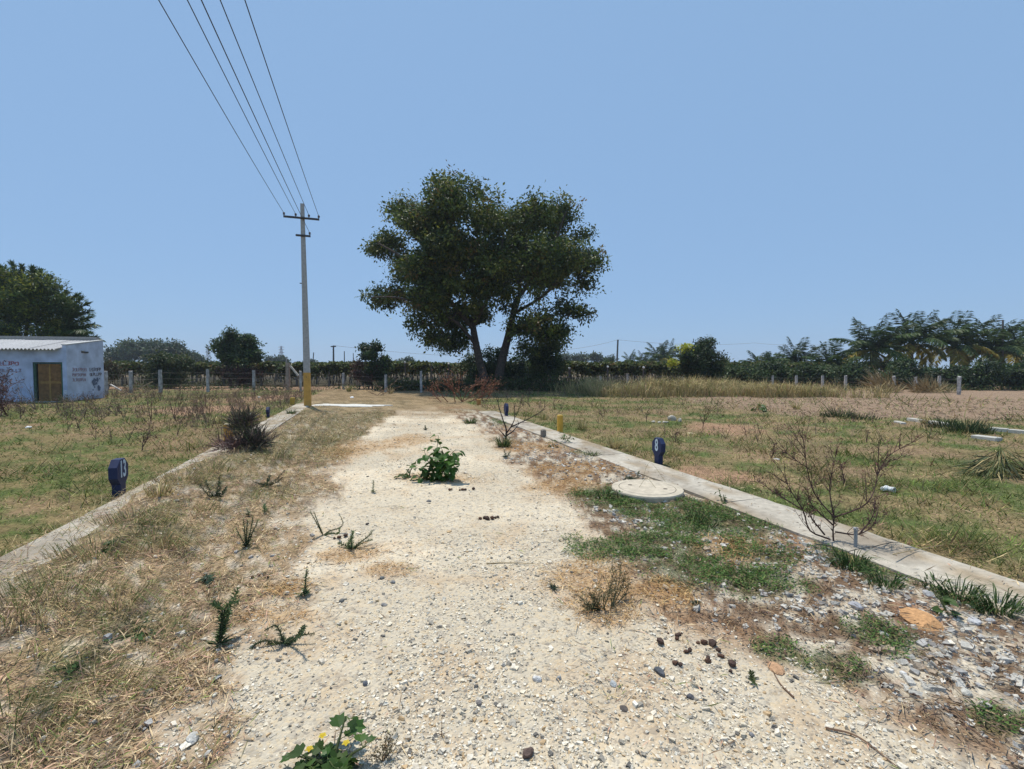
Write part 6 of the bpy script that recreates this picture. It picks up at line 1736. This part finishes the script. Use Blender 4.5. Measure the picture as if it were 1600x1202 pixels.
sr(1440, 972, 72, 26, (.50, .28, .13), 'large orange laterite clod in the right verge', 'earth_clod', 'clod', flat=.035, sub=3); sr(1213, 1046, 34, 12, (.50, .30, .17), 'small orange clod at the edge of the near gravel', 'earth_clod', 'clod', flat=.014)
sr(1178, 1004, 10, 6, (.45, .3, .18), 'tiny orange clod beside the dung', 'earth_clod', 'clod')
for i, (px, py, w, h, lab) in enumerate([(1050, 657, 14, 12, 'tallest boulder of the pale pile on the right field'), (1062, 659, 9, 9, 'right hand stone of the pale pile on the right field'), (1040, 661, 12, 5, 'flat middle stone of the pale pile on the right field'),
                                          (1030, 661, 9, 4, 'flat left stone of the pale pile on the right field'), (1021, 660, 7, 5, 'leftmost stone of the pale pile on the right field')]):
    sr(px, py, w, h, (.46, .42, .35), lab, 'rubble_stone', 'stone', 'stones of the pale pile')
sr(1078, 678, 14, 3, (.50, .42, .26), 'flat tan slab shard below the pale pile', 'slab_shard'); sr(1213, 718, 12, 3, (.50, .46, .42), 'flat pale shard left of the bare shrub in the field', 'slab_shard')
sr(45, 669, 11, 5, (.75, .75, .74), 'crumpled white litter on the left field', 'crumpled_litter', 'litter'); sr(550, 622, 8, 4, (.8, .8, .8), 'crumpled white litter beyond the cement apron', 'crumpled_litter', 'litter')
sr(390, 648, 9, 4, (.5, .46, .4), 'pale stone among the weeds behind the left kerb'); sr(405, 622, 8, 4, (.6, .57, .5), 'pale stone near the middle fence post')
def dung(px, py, bits, label):
    p = loc(px, py); S = p[1] / F; t = empty('dung', p, 0, label, 'dung', 'dry dung droppings on the track')
    for i, (dx, dy_, w) in enumerate(bits):
        mb = MB(); rock(mb, (dx * S, dy_ * S * 3.2, w * S * .3), (w * S * .62, w * S * .5, w * S * .42), int(px + i * 13), (.075, .048, .038) if i % 3 else (.11, .06, .04), i * 1.1, 1, .5)
        mb.build('dropping', M['stone'], t)
dung(761, 812, [(-11, 0, 6), (-4, 1, 7), (1, -.5, 9), (8, .5, 8), (13, 2, 5), (17, 3, 5)], 'line of dark dung pieces in the track middle')
dung(720, 767, [(-18, 1, 5), (-15, 1.6, 4), (-2, 0, 4), (3, .5, 6), (7, 1, 5), (20, 2, 6)], 'row of small dung pieces right of the leafy plant')
dung(1060, 998, [(-4, -1, 8), (0, 2, 8), (5, 3, 7), (-12, 4, 4), (10, 4, 4)], 'dung cluster above the dark flat stone'); dung(1077, 1020, [(-5, 0, 8), (2, 1, 9), (-38, 8, 14)], 'flat dung pieces between the dark stones')
dung(1058, 1038, [(-3, 0, 9), (4, -1, 8)], 'small dung pair right of the dark flat stone'); dung(1112, 1012, [(-8, 3, 12), (4, 2, 14), (6, -3, 9), (-18, 3, 7)], 'curled dung heap in the right of the gravel')
dung(1108, 1035, [(-2, 0, 10), (2, 3, 8)], 'dark dung pair left of the shiny dung'); dung(1137, 1036, [(-5, 4, 11), (4, -2, 13), (-6, -7, 7)], 'black dung lumps furthest right on the gravel')
dung(533, 840, [(-2, -1, 7), (6, 1, 8), (-8, -2, 5)], 'reddish dung bits between the two wiry weeds'); dung(412, 900, [(-8, 0, 6), (0, 1, 7), (8, -1, 7), (-14, -2, 5)], 'brown dung crumbs at the left gravel edge')

# cups and slabs on the right field
def cups():
    for (px, py, rz, lab) in ((1382, 768, .4, 'white paper cup lying on the right field, left of a pair'), (1391, 769, -1.2, 'white paper cup lying on the right field, right of a pair')):
        p = loc(px, py); t = empty('paper_cup', p, rz, lab, 'cup', 'white cups on the right field')
        seg = 18; V = []
        for (x, r) in ((-.045, .024), (-.044, .026), (.045, .036), (.045, .033), (-.038, .023)):
            V += [(x, r * math.cos(k / seg * 6.2832), .036 + r * math.sin(k / seg * 6.2832)) for k in range(seg)]
        q = [(i * seg + k, i * seg + (k + 1) % seg, (i + 1) * seg + (k + 1) % seg, (i + 1) * seg + k) for i in range(4) for k in range(seg)]
        V += [(-.038, 0, .036), (-.045, 0, .036)]; T = [(4 * seg + k, 4 * seg + (k + 1) % seg, 5 * seg) for k in range(seg)] + [((k + 1) % seg, k, 5 * seg + 1) for k in range(seg)]
        mb = MB(); mb.add(V, T, q, (.82, .82, .80)); mb.build('wall', M['plastic'], t, True)
        mb = MB(); tube(mb, [(.045, .035 * math.cos(a), .036 + .035 * math.sin(a)) for a in np.linspace(0, 2 * math.pi, 19)], .002, 4, (.85, .85, .84)); mb.build('rim', M['plastic'], t)
cups()
def slab(px0, py0, px1, py1, w, h, label, col=(.48, .46, .41)):
    a = loc(px0, py0); b = loc(px1, py1); mb = MB(); d = b - a; Ln = math.hypot(d[0], d[1])
    box(mb, (0, 0, h * .4), (Ln, w, h), 0, col, .01); o = mb.build('edging_stone', M['concrete']); o.location = (a + b) / 2; o.rotation_euler = (0, 0, math.atan2(d[1], d[0])); tag(o, label, 'edging stone', 'edging stones at the rim of the bare field')
slab(1522, 685, 1561, 690, .22, .09, 'loose pale slab lying nearest on the right field'); slab(1421, 658, 1452, 662, .16, .1, 'first pale edging stone left of the dark clump'); slab(1454, 662.3, 1485, 667, .16, .1, 'second pale edging stone behind the dark clump')
slab(1548, 673, 1575, 676, .16, .1, 'third pale edging stone right of the dark clump'); slab(1577, 676.2, 1604, 679, .16, .1, 'fourth pale edging stone at the right edge'); slab(1400, 661, 1412, 663, .12, .06, 'short pale shard left of the edging stones')

# ================================================================== air
def haze():
    mb = MB(); x0, x1, y0, y1, z0, z1 = -900, 900, -60, 900, -3, 42
    V = [(x, y, z) for z in (z0, z1) for y in (y0, y1) for x in (x0, x1)]
    mb.add(V, None, [(0, 2, 3, 1), (4, 5, 7, 6), (0, 1, 5, 4), (2, 6, 7, 3), (0, 4, 6, 2), (1, 3, 7, 5)])
    m = bpy.data.materials.new('haze'); m.use_nodes = True; nt = m.node_tree; nt.nodes.clear()
    out = nt.nodes.new('ShaderNodeOutputMaterial'); v = nt.nodes.new('ShaderNodeVolumePrincipled')
    v.inputs['Color'].default_value = (.78, .87, 1, 1); v.inputs['Density'].default_value = .0005; v.inputs['Anisotropy'].default_value = .1
    nt.links.new(v.outputs[0], out.inputs['Volume'])
    o = mb.build('haze', m); tag(o, 'thin bluish haze over the whole plain', 'haze', kind='stuff')
haze()
